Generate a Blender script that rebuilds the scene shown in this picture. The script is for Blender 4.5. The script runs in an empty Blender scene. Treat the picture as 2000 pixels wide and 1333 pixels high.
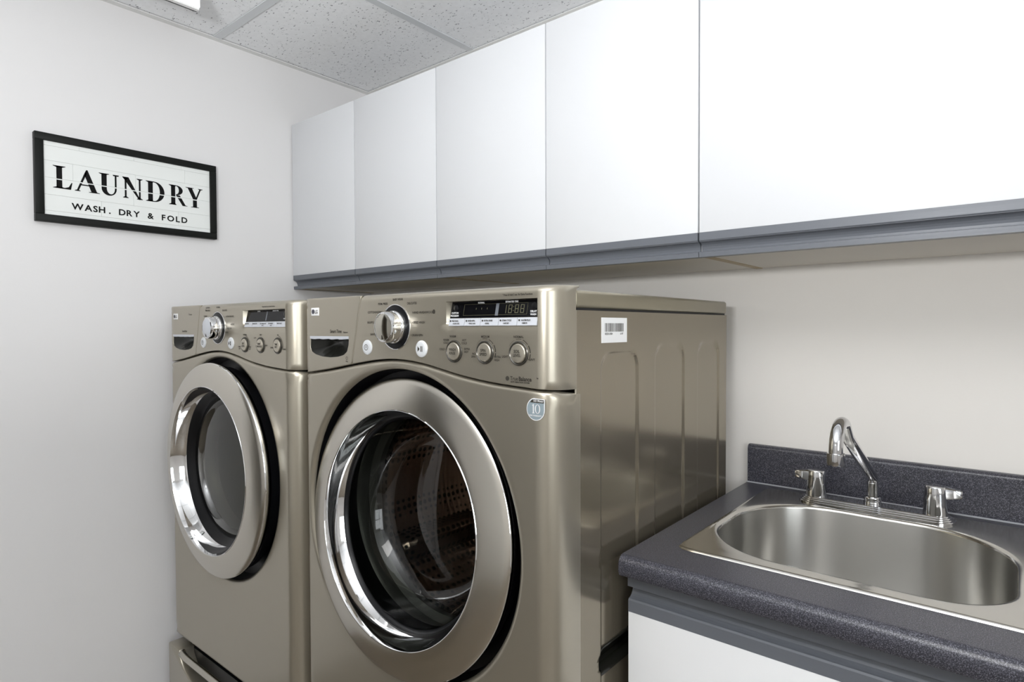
import bpy, bmesh, math, random
from mathutils import Matrix, Vector

random.seed(7)
S = bpy.context.scene
COL = S.collection
PI = math.pi

# ---------------------------------------------------------------- camera
cam_d = bpy.data.cameras.new('camera')
cam = bpy.data.objects.new('camera', cam_d)
COL.objects.link(cam)
cam_d.sensor_fit = 'HORIZONTAL'
cam_d.sensor_width = 36.0
cam_d.lens = 36.0 * 1187.16 / 2000.0
cam_d.clip_start = 0.02
R3 = Matrix(((0.768239, 0.640154, -0.003437),
             (-0.011627, 0.019321, 0.999746),
             (0.640058, -0.768003, 0.022286))).transposed()
cam.matrix_world = Matrix.Translation((0.0, -1.491, 1.27)) @ R3.to_4x4()
S.camera = cam

# ---------------------------------------------------------------- exposure / world / lights
S.view_settings.view_transform = 'Standard'
S.view_settings.look = 'None'
S.view_settings.gamma = 1.0
S.view_settings.use_curve_mapping = False
S.view_settings.exposure = -0.42

W = bpy.data.worlds.new('sky')
S.world = W
W.use_nodes = True
wn = W.node_tree.nodes
wn['Background'].inputs['Color'].default_value = (0.86, 0.93, 1.0, 1)
wn['Background'].inputs['Strength'].default_value = 2.5


def area(name, loc, target, sx, sy, power, color=(1, 1, 1)):
    d = bpy.data.lights.new(name, 'AREA')
    d.shape = 'RECTANGLE'
    d.size, d.size_y = sx, sy
    d.energy = power
    d.color = color
    o = bpy.data.objects.new(name, d)
    COL.objects.link(o)
    o.location = loc
    o.rotation_euler = (Vector(target) - Vector(loc)).to_track_quat('-Z', 'Y').to_euler()
    return o


# added lamps for the invented right-hand window and the invented ceiling fixture
area('added_daylight', (1.78, -2.05, 1.55), (-0.9, -0.9, 1.1), 1.25, 1.2, 27.0, (0.95, 0.975, 1.0))
area('added_ceiling_lamp', (0.13, -1.82, 2.15), (0.13, -1.82, 0.0), 0.56, 1.15, 10.0, (1.0, 0.985, 0.96))
# added uplight behind the camera, aimed up to brighten the ceiling
area('added_uplight', (-0.15, -1.95, 1.45), (-0.25, -1.75, 2.2), 0.25, 0.25, 54.0, (0.97, 0.985, 1.0))


# ---------------------------------------------------------------- materials
def mat(name, color=(0.8, 0.8, 0.8), rough=0.5, metal=0.0, spec=0.5, coat=0.0, coat_r=0.1, aniso=0.0):
    m = bpy.data.materials.new(name)
    m.use_nodes = True
    b = m.node_tree.nodes['Principled BSDF']
    b.inputs['Base Color'].default_value = (*color, 1)
    b.inputs['Roughness'].default_value = rough
    b.inputs['Metallic'].default_value = metal
    b.inputs['Specular IOR Level'].default_value = spec
    b.inputs['Coat Weight'].default_value = coat
    b.inputs['Coat Roughness'].default_value = coat_r
    b.inputs['Anisotropic'].default_value = aniso
    return m


def nd(m, kind, **kw):
    n = m.node_tree.nodes.new(kind)
    for k, v in kw.items():
        setattr(n, k, v)
    return n


def lk(m, a, b):
    m.node_tree.links.new(a, b)


def bsdf(m):
    return m.node_tree.nodes['Principled BSDF']


def noise_color(m, scale, c0, c1, lo=0.4, hi=0.6, detail=2.0, stretch=None, coord='Object'):
    tc = nd(m, 'ShaderNodeTexCoord')
    src = tc.outputs[coord]
    if stretch:
        mp = nd(m, 'ShaderNodeMapping')
        mp.inputs['Scale'].default_value = stretch
        lk(m, src, mp.inputs['Vector'])
        src = mp.outputs[0]
    n = nd(m, 'ShaderNodeTexNoise')
    n.inputs['Scale'].default_value = scale
    n.inputs['Detail'].default_value = detail
    lk(m, src, n.inputs['Vector'])
    r = nd(m, 'ShaderNodeValToRGB')
    r.color_ramp.elements[0].position = lo
    r.color_ramp.elements[0].color = (*c0, 1)
    r.color_ramp.elements[1].position = hi
    r.color_ramp.elements[1].color = (*c1, 1)
    lk(m, n.outputs['Fac'], r.inputs[0])
    lk(m, r.outputs[0], bsdf(m).inputs['Base Color'])
    return n, r, src


def noise_bump(m, scale, strength, dist, stretch=None, detail=2.0):
    tc = nd(m, 'ShaderNodeTexCoord')
    src = tc.outputs['Object']
    if stretch:
        mp = nd(m, 'ShaderNodeMapping')
        mp.inputs['Scale'].default_value = stretch
        lk(m, src, mp.inputs['Vector'])
        src = mp.outputs[0]
    n = nd(m, 'ShaderNodeTexNoise')
    n.inputs['Scale'].default_value = scale
    n.inputs['Detail'].default_value = detail
    lk(m, src, n.inputs['Vector'])
    bp = nd(m, 'ShaderNodeBump')
    bp.inputs['Strength'].default_value = strength
    bp.inputs['Distance'].default_value = dist
    lk(m, n.outputs['Fac'], bp.inputs['Height'])
    lk(m, bp.outputs[0], bsdf(m).inputs['Normal'])


WALL_C = (0.765, 0.755, 0.755)
m_wall = mat('wall_paint', WALL_C, 0.6, spec=0.3)
noise_bump(m_wall, 260, 0.08, 0.001)
m_wall_b = mat('wall_paint_lightened', (0.87, 0.84, 0.80), 0.6, spec=0.3)  # copy of the wall paint, lightened and warmed for missing light on this wall
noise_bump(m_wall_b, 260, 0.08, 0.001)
m_wall_far = mat('wall_paint_plain', (0.78, 0.76, 0.74), 0.7, spec=0.3)
m_hall = mat('added_hall_paint', (0.30, 0.26, 0.21), 0.7)
m_floor = mat('floor_tile', (0.16, 0.13, 0.10), 0.4)
noise_color(m_floor, 9, (0.14, 0.115, 0.085), (0.18, 0.148, 0.112))
m_trim = mat('white_trim', (0.80, 0.80, 0.79), 0.4)
m_grid = mat('grid_bar_paint', (0.62, 0.64, 0.66), 0.4)
m_angle = mat('wall_angle_paint', (0.74, 0.74, 0.73), 0.45)

m_tile = mat('acoustic_tile', (0.91, 0.92, 0.935), 0.9, spec=0.1)


def tile_nodes(m):
    tc = nd(m, 'ShaderNodeTexCoord')
    mp = nd(m, 'ShaderNodeMapping')
    mp.inputs['Scale'].default_value = (1.0, 1.7, 1.0)
    lk(m, tc.outputs['Object'], mp.inputs['Vector'])
    n = nd(m, 'ShaderNodeTexNoise')
    n.inputs['Scale'].default_value = 105
    n.inputs['Detail'].default_value = 1.5
    lk(m, mp.outputs[0], n.inputs['Vector'])
    r = nd(m, 'ShaderNodeValToRGB')
    r.color_ramp.elements[0].position = 0.285
    r.color_ramp.elements[0].color = (0.30, 0.30, 0.32, 1)
    r.color_ramp.elements[1].position = 0.345
    r.color_ramp.elements[1].color = (0.91, 0.92, 0.935, 1)
    lk(m, n.outputs['Fac'], r.inputs[0])
    n2 = nd(m, 'ShaderNodeTexNoise')
    n2.inputs['Scale'].default_value = 60
    n2.inputs['Detail'].default_value = 3
    lk(m, tc.outputs['Object'], n2.inputs['Vector'])
    mx = nd(m, 'ShaderNodeMixRGB', blend_type='MULTIPLY')
    mx.inputs['Fac'].default_value = 0.12
    lk(m, r.outputs[0], mx.inputs[1])
    lk(m, n2.outputs['Fac'], mx.inputs[2])
    lk(m, mx.outputs[0], bsdf(m).inputs['Base Color'])
    bp = nd(m, 'ShaderNodeBump')
    bp.inputs['Strength'].default_value = 0.35
    bp.inputs['Distance'].default_value = 0.002
    lk(m, r.outputs[0], bp.inputs['Height'])
    lk(m, bp.outputs[0], bsdf(m).inputs['Normal'])


tile_nodes(m_tile)

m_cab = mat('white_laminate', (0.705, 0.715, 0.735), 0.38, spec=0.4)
m_cab_low = mat('white_laminate_lightened', (0.85, 0.855, 0.865), 0.38, spec=0.4)  # white laminate lightened to make up for weaker light on the base doors
m_cab_in = mat('cabinet_underside', (0.74, 0.70, 0.63), 0.55)
m_edge = mat('edge_banding', (0.50, 0.40, 0.26), 0.6)
m_grey = mat('grey_pull_laminate', (0.135, 0.145, 0.165), 0.36)
noise_bump(m_grey, 120, 0.25, 0.0008, stretch=(0.04, 1, 1.6))
m_dark = mat('dark_gap', (0.012, 0.012, 0.012), 0.6)

CH = (0.41, 0.375, 0.305)
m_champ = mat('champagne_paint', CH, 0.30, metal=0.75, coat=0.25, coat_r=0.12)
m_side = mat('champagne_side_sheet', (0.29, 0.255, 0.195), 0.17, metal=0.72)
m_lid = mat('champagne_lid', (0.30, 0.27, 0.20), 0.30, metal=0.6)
m_ring = mat('brushed_ring', (0.60, 0.57, 0.51), 0.24, metal=1.0)
m_chrome = mat('chrome', (0.80, 0.80, 0.80), 0.05, metal=1.0)
m_faucet = mat('faucet_chrome', (0.64, 0.64, 0.65), 0.07, metal=1.0)
m_blackp = mat('black_plastic', (0.006, 0.006, 0.007), 0.3, spec=0.25)
m_gasket = mat('grey_rubber_gasket', (0.035, 0.035, 0.035), 0.35)
m_darkgl = mat('dark_gloss_pocket', (0.010, 0.010, 0.008), 0.22, spec=0.4)
m_screen = mat('display_glass', (0.004, 0.004, 0.005), 0.12, spec=0.2)
m_key = mat('silver_key', (0.60, 0.62, 0.66), 0.38, metal=0.25)
m_btn = mat('silver_button', (0.50, 0.46, 0.38), 0.30, metal=0.75)
m_btnw = mat('pearl_button', (0.74, 0.76, 0.78), 0.28, metal=0.2)
m_btnring = mat('button_bezel', (0.085, 0.080, 0.070), 0.25, metal=0.7)
m_ink = mat('dark_print', (0.035, 0.030, 0.022), 0.6)
m_inkw = mat('white_print', (0.72, 0.72, 0.72), 0.6)
m_seg = mat('unlit_segments', (0.10, 0.095, 0.055), 0.4)
m_label = mat('white_label', (0.86, 0.86, 0.86), 0.45)
m_sticker = mat('blue_grey_sticker', (0.27, 0.33, 0.36), 0.35)
m_ink_red = mat('emblem_print', (0.045, 0.045, 0.06), 0.5)
m_cap = mat('mirror_knob_cap', (0.50, 0.48, 0.42), 0.14, metal=1.0)
m_frame = mat('black_frame', (0.006, 0.007, 0.006), 0.5, spec=0.2)
m_plank = mat('whitewashed_plank', (0.80, 0.82, 0.80), 0.6)
m_signink = mat('black_lettering', (0.006, 0.006, 0.006), 0.7, spec=0.15)

m_drum = mat('stainless_drum', (0.40, 0.40, 0.35), 0.25, metal=1.0)


def drum_nodes(m):
    tc = nd(m, 'ShaderNodeTexCoord')
    v = nd(m, 'ShaderNodeTexVoronoi')
    v.inputs['Scale'].default_value = 62
    v.inputs['Randomness'].default_value = 0.15
    lk(m, tc.outputs['Object'], v.inputs['Vector'])
    r = nd(m, 'ShaderNodeValToRGB')
    r.color_ramp.elements[0].position = 0.30
    r.color_ramp.elements[0].color = (0.01, 0.01, 0.01, 1)
    r.color_ramp.elements[1].position = 0.36
    r.color_ramp.elements[1].color = (0.52, 0.40, 0.35, 1)
    lk(m, v.outputs['Distance'], r.inputs[0])
    lk(m, r.outputs[0], bsdf(m).inputs['Base Color'])
    bp = nd(m, 'ShaderNodeBump')
    bp.inputs['Strength'].default_value = 0.6
    bp.inputs['Distance'].default_value = 0.003
    lk(m, v.outputs['Distance'], bp.inputs['Height'])
    lk(m, bp.outputs[0], bsdf(m).inputs['Normal'])


drum_nodes(m_drum)


def glass_mat(name, tint, ior=1.5, rough=0.02):
    m = bpy.data.materials.new(name)
    m.use_nodes = True
    nt = m.node_tree
    nt.nodes.clear()
    out = nd(m, 'ShaderNodeOutputMaterial')
    mx = nd(m, 'ShaderNodeMixShader')
    # reflectance of a thin pane, the same from either side (Schlick)
    lw = nd(m, 'ShaderNodeLayerWeight')
    lw.inputs['Blend'].default_value = 0.5
    pw = nd(m, 'ShaderNodeMath', operation='POWER')
    pw.inputs[1].default_value = 4.0
    lk(m, lw.outputs['Facing'], pw.inputs[0])
    fr = nd(m, 'ShaderNodeMath', operation='MULTIPLY_ADD')
    f0 = 1.2 * ((ior - 1) / (ior + 1)) ** 2
    fr.inputs[1].default_value = 0.85 - f0
    fr.inputs[2].default_value = f0
    lk(m, pw.outputs[0], fr.inputs[0])
    tr = nd(m, 'ShaderNodeBsdfTransparent')
    tr.inputs['Color'].default_value = (*tint, 1)
    gl = nd(m, 'ShaderNodeBsdfGlossy')
    gl.inputs['Roughness'].default_value = rough
    gl.inputs['Color'].default_value = (0.9, 0.9, 0.9, 1)
    lk(m, fr.outputs[0], mx.inputs[0])
    lk(m, tr.outputs[0], mx.inputs[1])
    lk(m, gl.outputs[0], mx.inputs[2])
    lk(m, mx.outputs[0], out.inputs['Surface'])
    return m


m_glass = glass_mat('door_bowl_glass', (0.55, 0.57, 0.52), 1.5)
m_glass_d = glass_mat('smoked_dryer_glass', (0.42, 0.42, 0.37), 1.55, 0.03)
m_pane = glass_mat('window_glass', (0.97, 0.98, 0.97), 1.45, 0.0)

m_steel = mat('brushed_stainless', (0.60, 0.59, 0.565), 0.30, metal=1.0, aniso=0.85)
tg = nd(m_steel, 'ShaderNodeTangent', direction_type='RADIAL', axis='Z')
lk(m_steel, tg.outputs[0], bsdf(m_steel).inputs['Tangent'])
bsdf(m_steel).inputs['Anisotropic Rotation'].default_value = 0.25
noise_bump(m_steel, 300, 0.05, 0.0004, stretch=(0.03, 0.03, 1.5))
m_rim = mat('polished_stainless_rim', (0.60, 0.585, 0.55), 0.16, metal=1.0)

m_top = mat('speckled_laminate', (0.05, 0.05, 0.06), 0.29, spec=0.5)


def top_nodes(m):
    n, r, src = noise_color(m, 760, (0.027, 0.027, 0.037), (0.165, 0.165, 0.195), 0.47, 0.70, detail=1.0)
    bp = nd(m, 'ShaderNodeBump')
    bp.inputs['Strength'].default_value = 0.18
    bp.inputs['Distance'].default_value = 0.0006
    lk(m, n.outputs['Fac'], bp.inputs['Height'])
    lk(m, bp.outputs[0], bsdf(m).inputs['Normal'])


top_nodes(m_top)
m_caulk = mat('caulk', (0.42, 0.43, 0.46), 0.4)


def emit_mat(name, color, strength):
    m = mat(name, (0.9, 0.9, 0.9), 0.4)
    bsdf(m).inputs['Emission Color'].default_value = (*color, 1)
    bsdf(m).inputs['Emission Strength'].default_value = strength
    return m


m_diff = emit_mat('light_diffuser', (1.0, 0.99, 0.97), 1.6)


# ---------------------------------------------------------------- mesh helpers
class MB:
    def __init__(self):
        self.v, self.f, self.sm = [], [], []

    def add(self, verts, faces, smooth=False):
        o = len(self.v)
        self.v += [tuple(p) for p in verts]
        self.f += [tuple(i + o for i in q) for q in faces]
        self.sm += [smooth] * len(faces)
        return self

    def box(self, x0, x1, y0, y1, z0, z1):
        v = [(x0, y0, z0), (x1, y0, z0), (x1, y1, z0), (x0, y1, z0), (x0, y0, z1), (x1, y0, z1), (x1, y1, z1), (x0, y1, z1)]
        f = [(0, 3, 2, 1), (4, 5, 6, 7), (0, 1, 5, 4), (1, 2, 6, 5), (2, 3, 7, 6), (3, 0, 4, 7)]
        return self.add(v, f)

    def grid(self, P, smooth=True, close_u=False, close_v=False):
        """P[i][j] points"""
        nu, nv = len(P), len(P[0])
        v = [p for row in P for p in row]
        f = []
        for i in range(nu if close_u else nu - 1):
            for j in range(nv if close_v else nv - 1):
                a, b = i, (i + 1) % nu
                c, d = j, (j + 1) % nv
                f.append((a * nv + c, a * nv + d, b * nv + d, b * nv + c))
        return self.add(v, f, smooth)

    def lathe(self, prof, c, axis='y', segs=64, shear=0.0, smooth=True, cap0=False, cap1=False):
        """prof: (radius, position along axis); c: centre in the two other axes and 0 on the axis"""
        rows = []
        for k in range(segs):
            a = 2 * PI * k / segs
            ca, sa = math.cos(a), math.sin(a)
            row = []
            for r, t in prof:
                if axis == 'y':
                    row.append((c[0] + r * ca, t + shear * r * sa, c[1] + r * sa))
                elif axis == 'z':
                    row.append((c[0] + r * ca, c[1] + r * sa, t))
                else:
                    row.append((t, c[0] + r * ca, c[1] + r * sa))
            rows.append(row)
        self.grid(rows, smooth, close_u=True)
        for flag, k in ((cap0, 0), (cap1, len(prof) - 1)):
            if flag:
                self.add([rw[k] for rw in rows], [tuple(range(segs))], False)
        return self

    def tube(self, path, r, segs=16, caps=True, smooth=True):
        """path: list of points, r: radius or list"""
        n = len(path)
        rs = r if isinstance(r, (list, tuple)) else [r] * n
        P = [Vector(p) for p in path]
        T = []
        for i in range(n):
            d = (P[min(i + 1, n - 1)] - P[max(i - 1, 0)])
            T.append(d.normalized())
        ref = Vector((1, 0, 0)) if abs(T[0].x) < 0.9 else Vector((0, 1, 0))
        rows = []
        u = None
        for i in range(n):
            base = ref if u is None else u
            u = (base - T[i] * base.dot(T[i])).normalized()
            w = T[i].cross(u)
            rows.append([tuple(P[i] + (u * math.cos(2 * PI * k / segs) + w * math.sin(2 * PI * k / segs)) * rs[i]) for k in range(segs)])
        self.grid(rows, smooth, close_v=True)
        if caps:
            self.add(rows[0], [tuple(range(segs))])
            self.add(rows[-1], [tuple(range(segs))])
        return self

    def prism_x(self, prof, x0, x1, smooth=False):
        """closed profile of (y, z) swept along x"""
        n = len(prof)
        v = [(x0, y, z) for y, z in prof] + [(x1, y, z) for y, z in prof]
        f = [(i, (i + 1) % n, n + (i + 1) % n, n + i) for i in range(n)]
        self.add(v, f, smooth)
        self.add([(x0, y, z) for y, z in prof], [tuple(range(n))])
        self.add([(x1, y, z) for y, z in prof], [tuple(range(n))])
        return self

    def plate_y(self, poly, y0, y1):
        """polygon of (x, z) extruded from y0 to y1"""
        n = len(poly)
        v = [(x, y0, z) for x, z in poly] + [(x, y1, z) for x, z in poly]
        f = [tuple(range(n)), tuple(range(n, 2 * n))] + [(i, (i + 1) % n, n + (i + 1) % n, n + i) for i in range(n)]
        return self.add(v, f)

    def plate_x(self, poly, x0, x1):
        """polygon of (y, z) extruded from x0 to x1"""
        n = len(poly)
        v = [(x0, y, z) for y, z in poly] + [(x1, y, z) for y, z in poly]
        f = [tuple(range(n)), tuple(range(n, 2 * n))] + [(i, (i + 1) % n, n + (i + 1) % n, n + i) for i in range(n)]
        return self.add(v, f)

    def plate_z(self, poly, z0, z1):
        n = len(poly)
        v = [(x, y, z0) for x, y in poly] + [(x, y, z1) for x, y in poly]
        f = [tuple(range(n)), tuple(range(n, 2 * n))] + [(i, (i + 1) % n, n + (i + 1) % n, n + i) for i in range(n)]
        return self.add(v, f)

    def build(self, name, m, parent=None, bevel=0.0, bsegs=2, angle=40, weld=True):
        me = bpy.data.meshes.new(name)
        off = Vector(ORG.get(parent.name, (0, 0, 0))) if parent else Vector((0, 0, 0))
        me.from_pydata([tuple(Vector(p) - off) for p in self.v], [], self.f)
        for p, s in zip(me.polygons, self.sm):
            p.use_smooth = s
        bm = bmesh.new()
        bm.from_mesh(me)
        if weld:
            bmesh.ops.remove_doubles(bm, verts=bm.verts, dist=2e-5)
        bmesh.ops.recalc_face_normals(bm, faces=bm.faces)
        if bevel > 0:
            es = [e for e in bm.edges if len(e.link_faces) == 2 and e.calc_face_angle(0) > math.radians(angle)]
            bmesh.ops.bevel(bm, geom=es, offset=bevel, segments=bsegs, affect='EDGES', profile=0.5, clamp_overlap=True)
            for f in bm.faces:
                f.smooth = True
            for e in bm.edges:
                if len(e.link_faces) == 2 and e.calc_face_angle(0) > math.radians(38):
                    e.smooth = False
        bm.to_mesh(me)
        bm.free()
        if not bevel and any(self.sm):
            me.set_sharp_from_angle(angle=math.radians(38))
        me.materials.append(m)
        o = bpy.data.objects.new(name, me)
        COL.objects.link(o)
        ORG[o.name] = tuple(off)
        if parent:
            o.parent = parent
        return o


ORG = {}


def thing(name, loc, label, cat, group=None):
    o = bpy.data.objects.new(name, None)
    o.empty_display_size = 0.05
    COL.objects.link(o)
    o.location = loc
    ORG[o.name] = tuple(loc)
    tag(o, label, cat, group)
    return o


def tag(o, label, cat=None, group=None):
    o['label'] = label
    if cat:
        o['category'] = cat
    if group:
        o['group'] = group
    return o


def struct(mb, name, m, parent=None, **kw):
    o = mb.build(name, m, parent, **kw)
    if parent is None:
        o['kind'] = 'structure'
    return o


def rounded_rect(x0, x1, y0, y1, r, n=6):
    out = []
    for cx, cy, a0 in ((x1 - r, y1 - r, 0), (x0 + r, y1 - r, 90), (x0 + r, y0 + r, 180), (x1 - r, y0 + r, 270)):
        for k in range(n + 1):
            a = math.radians(a0 + 90 * k / n)
            out.append((cx + r * math.cos(a), cy + r * math.sin(a)))
    return out


_FONT = {}


def text(mb, s, size, at, plane='y', y=0.0, align='L', sx=1.0, bold=0.00012):
    """flat lettering: plane 'y' faces -y (at = x, z), plane 'x' faces +x (at = y, z)"""
    key = (s, round(size, 5), bold)
    if key not in _FONT:
        cu = bpy.data.curves.new('lettering', 'FONT')
        cu.body = s
        cu.size = size
        cu.resolution_u = 3
        cu.offset = bold
        ob = bpy.data.objects.new('lettering', cu)
        COL.objects.link(ob)
        bpy.context.view_layer.update()
        dg = bpy.context.evaluated_depsgraph_get()
        me = bpy.data.meshes.new_from_object(ob.evaluated_get(dg))
        _FONT[key] = ([tuple(v.co) for v in me.vertices], [tuple(p.vertices) for p in me.polygons])
        bpy.data.objects.remove(ob)
        bpy.data.curves.remove(cu)
        bpy.data.meshes.remove(me)
    vs, fs = _FONT[key]
    if not vs:
        return
    x0 = min(v[0] for v in vs)
    x1 = max(v[0] for v in vs)
    sh = {'L': -x0, 'C': -(x0 + x1) / 2, 'R': -x1}[align]
    if plane == 'y':
        mb.add([(at[0] + (v[0] + sh) * sx, y, at[1] + v[1]) for v in vs], fs)
    else:
        mb.add([(y, at[0] + (v[0] + sh) * sx, at[1] + v[1]) for v in vs], fs)


def lerp(a, b, t):
    return a + (b - a) * t


def interp(tab, x):
    if x <= tab[0][0]:
        return tab[0][1]
    for (x0, y0), (x1, y1) in zip(tab, tab[1:]):
        if x <= x1:
            t = (x - x0) / (x1 - x0)
            return lerp(y0, y1, t)
    return tab[-1][1]


def smooth_tab(tab, n=6):
    """Catmull-Rom resample of a table of (x, y)"""
    out = []
    P = [(2 * tab[0][0] - tab[1][0], 2 * tab[0][1] - tab[1][1])] + list(tab) + [(2 * tab[-1][0] - tab[-2][0], 2 * tab[-1][1] - tab[-2][1])]
    for i in range(1, len(P) - 2):
        for k in range(n):
            t = k / n
            out.append(tuple(0.5 * (2 * P[i][a] + (P[i + 1][a] - P[i - 1][a]) * t + (2 * P[i - 1][a] - 5 * P[i][a] + 4 * P[i + 1][a] - P[i + 2][a]) * t * t
                                    + (3 * P[i][a] - P[i - 1][a] - 3 * P[i + 1][a] + P[i + 2][a]) * t ** 3) for a in (0, 1)))
    out.append(tab[-1])
    return out


# ================================================================= ROOM
XL, XR_, YF, ZC = -1.966, 1.70, -3.30, 2.1825
struct(MB().box(XL - 0.1, XR_ + 0.1, YF - 0.1, 0.1, -0.1, 0.0), 'floor', m_floor)
DY0, DY1 = -2.78, -1.72          # added unseen doorway to a dark hall, put in to darken reflections
struct(MB().box(XL - 0.1, XL, DY1, 0.1, 0.0, 2.4).box(XL - 0.1, XL, YF - 0.1, DY0, 0.0, 2.4).box(XL - 0.1, XL, DY0, DY1, 2.05, 2.4), 'wall_left', m_wall)
struct(MB().box(XL - 1.25, XL - 1.2, DY0 - 0.4, DY1 + 0.4, 0.0, 2.4).box(XL - 1.2, XL - 0.1, DY1 + 0.35, DY1 + 0.4, 0.0, 2.4).box(XL - 1.2, XL - 0.1, DY0 - 0.4, DY0 - 0.35, 0.0, 2.4)
       .box(XL - 1.2, XL - 0.1, DY0 - 0.4, DY1 + 0.4, 2.4, 2.45).box(XL - 1.2, XL - 0.1, DY0 - 0.4, DY1 + 0.4, -0.1, 0.0), 'added_wall_hall', m_hall)
struct(MB().box(XL - 0.1, XL + 0.015, DY1, DY1 + 0.06, 0, 2.11).box(XL - 0.1, XL + 0.015, DY0 - 0.06, DY0, 0, 2.11).box(XL - 0.1, XL + 0.015, DY0, DY1, 2.05, 2.11), 'trim_3', m_trim)
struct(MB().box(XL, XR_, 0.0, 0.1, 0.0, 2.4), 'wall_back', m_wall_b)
# wall on the right with the opening of the added window
WY0, WY1, WZ0, WZ1 = -2.65, -1.45, 0.95, 2.05
mb = MB()
mb.box(XR_, XR_ + 0.1, YF, WY0, 0, 2.4).box(XR_, XR_ + 0.1, WY1, 0.1, 0, 2.4)
mb.box(XR_, XR_ + 0.1, WY0, WY1, 0, WZ0).box(XR_, XR_ + 0.1, WY0, WY1, WZ1, 2.4)
struct(mb, 'wall_right', m_wall_far)
# wall behind the camera with a doorway and a panelled door
struct(MB().box(XL, -1.45, YF - 0.1, YF, 0, 2.4).box(-0.63, XR_ + 0.1, YF - 0.1, YF, 0, 2.4).box(-1.45, -0.63, YF - 0.1, YF, 2.03, 2.4), 'wall_front', m_wall_far)
d = struct(MB().box(-1.43, -0.65, YF - 0.07, YF - 0.03, 0.005, 2.01), 'door_1', m_trim)
for (a, b) in ((0.15, 0.95), (1.1, 1.85)):
    MB().box(-1.31, -0.77, YF - 0.03, YF - 0.022, a, b).build('panel', m_trim, d, bevel=0.006)
MB().lathe([(0.0, YF + 0.045), (0.022, YF + 0.04), (0.027, YF + 0.02), (0.012, YF), (0.012, YF - 0.03)], (-0.72, 0.98), segs=20).build('handle', m_faucet, d)
w = struct(MB().box(XR_ - 0.02, XR_ + 0.01, WY0 - 0.07, WY0, WZ0 - 0.07, WZ1 + 0.07).box(XR_ - 0.02, XR_ + 0.01, WY1, WY1 + 0.07, WZ0 - 0.07, WZ1 + 0.07)
           .box(XR_ - 0.02, XR_ + 0.01, WY0, WY1, WZ1, WZ1 + 0.07).box(XR_ - 0.04, XR_ + 0.01, WY0, WY1, WZ0 - 0.07, WZ0), 'added_window_1', m_trim)  # invented unseen window, put in for light and reflections
MB().box(XR_ + 0.03, XR_ + 0.06, WY0, WY1, 1.48, 1.52).box(XR_ + 0.03, XR_ + 0.06, (WY0 + WY1) / 2 - 0.018, (WY0 + WY1) / 2 + 0.018, WZ0, WZ1).build('muntin', m_trim, w)
MB().box(XR_ + 0.044, XR_ + 0.048, WY0, WY1, WZ0, WZ1).build('pane', m_pane, w)

# suspended ceiling: soffit slab, grid bars and lay-in tiles
ceil = struct(MB().box(XL, XR_, YF, 0.0, 2.215, 2.30), 'ceiling', m_wall_far)
bx = [XL, -1.395, -0.785, -0.175, 0.435, 1.045, XR_]
by = [0.0, -0.60, -1.21, -1.82, -2.43, -3.04, YF]
for x in bx[1:-1]:
    MB().box(x - 0.0125, x + 0.0125, YF, 0.0, ZC, ZC + 0.003).box(x - 0.0015, x + 0.0015, YF, 0.0, ZC + 0.003, ZC + 0.03).build('grid_bar', m_grid, ceil)
for y in by[1:-1]:
    MB().box(XL, XR_, y - 0.0125, y + 0.0125, ZC - 0.0004, ZC + 0.0026).box(XL, XR_, y - 0.0015, y + 0.0015, ZC + 0.003, ZC + 0.03).build('grid_bar', m_grid, ceil)
for i in range(len(bx) - 1):
    for j in range(len(by) - 1):
        if i == 3 and j in (2, 3):
            continue                                   # the added lit fixture fills these two bays
        g = 0.004
        dz = random.uniform(0.0, 0.0012)
        MB().box(bx[i] + g, bx[i + 1] - g, by[j + 1] + g, by[j] - g, ZC + 0.0035 + dz, ZC + 0.017 + dz).build('ceiling_tile', m_tile, ceil)
# wall angles carrying the tile edges
struct(MB().box(XL, XL + 0.022, YF, 0.0, ZC - 0.001, ZC + 0.002).box(XL, XL + 0.002, YF, 0.0, ZC, ZC + 0.03), 'trim_1', m_angle)
struct(MB().box(XL + 0.022, XR_, -0.022, 0.0, ZC - 0.001, ZC + 0.002).box(XL + 0.022, XR_, -0.002, 0.0, ZC, ZC + 0.03), 'trim_2', m_angle)

# recessed ceiling fixture invented out of view to light the room
t = thing('added_ceiling_light', (0.13, -1.82, 2.215), 'unseen recessed white ceiling light added to light the room', 'ceiling light')
MB().box(-0.16, 0.42, -2.415, -1.225, 2.195, 2.21).build('housing', m_trim, t)
MB().box(-0.15, 0.41, -2.40, -1.24, 2.186, 2.192).build('diffuser', m_diff, t)
# bright light panel hanging just under the ceiling near the left wall
t = thing('hanging_light', (-1.652, -1.08, 2.2), 'bright white light panel hanging under the speckled ceiling tiles near the sign', 'light')
MB().box(-1.664, -1.648, -1.40, -0.777, 2.105, 2.184).build('diffuser', m_diff, t, bevel=0.004)
MB().box(-1.666, -1.662, -1.40, -0.780, 2.100, 2.184).box(-1.666, -1.650, -1.40, -0.780, 2.100, 2.1045).build('housing', m_trim, t)


# ================================================================= UPPER CABINETS
YD = -0.3376          # door faces
ZB, ZT = 1.4545, 1.980


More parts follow.
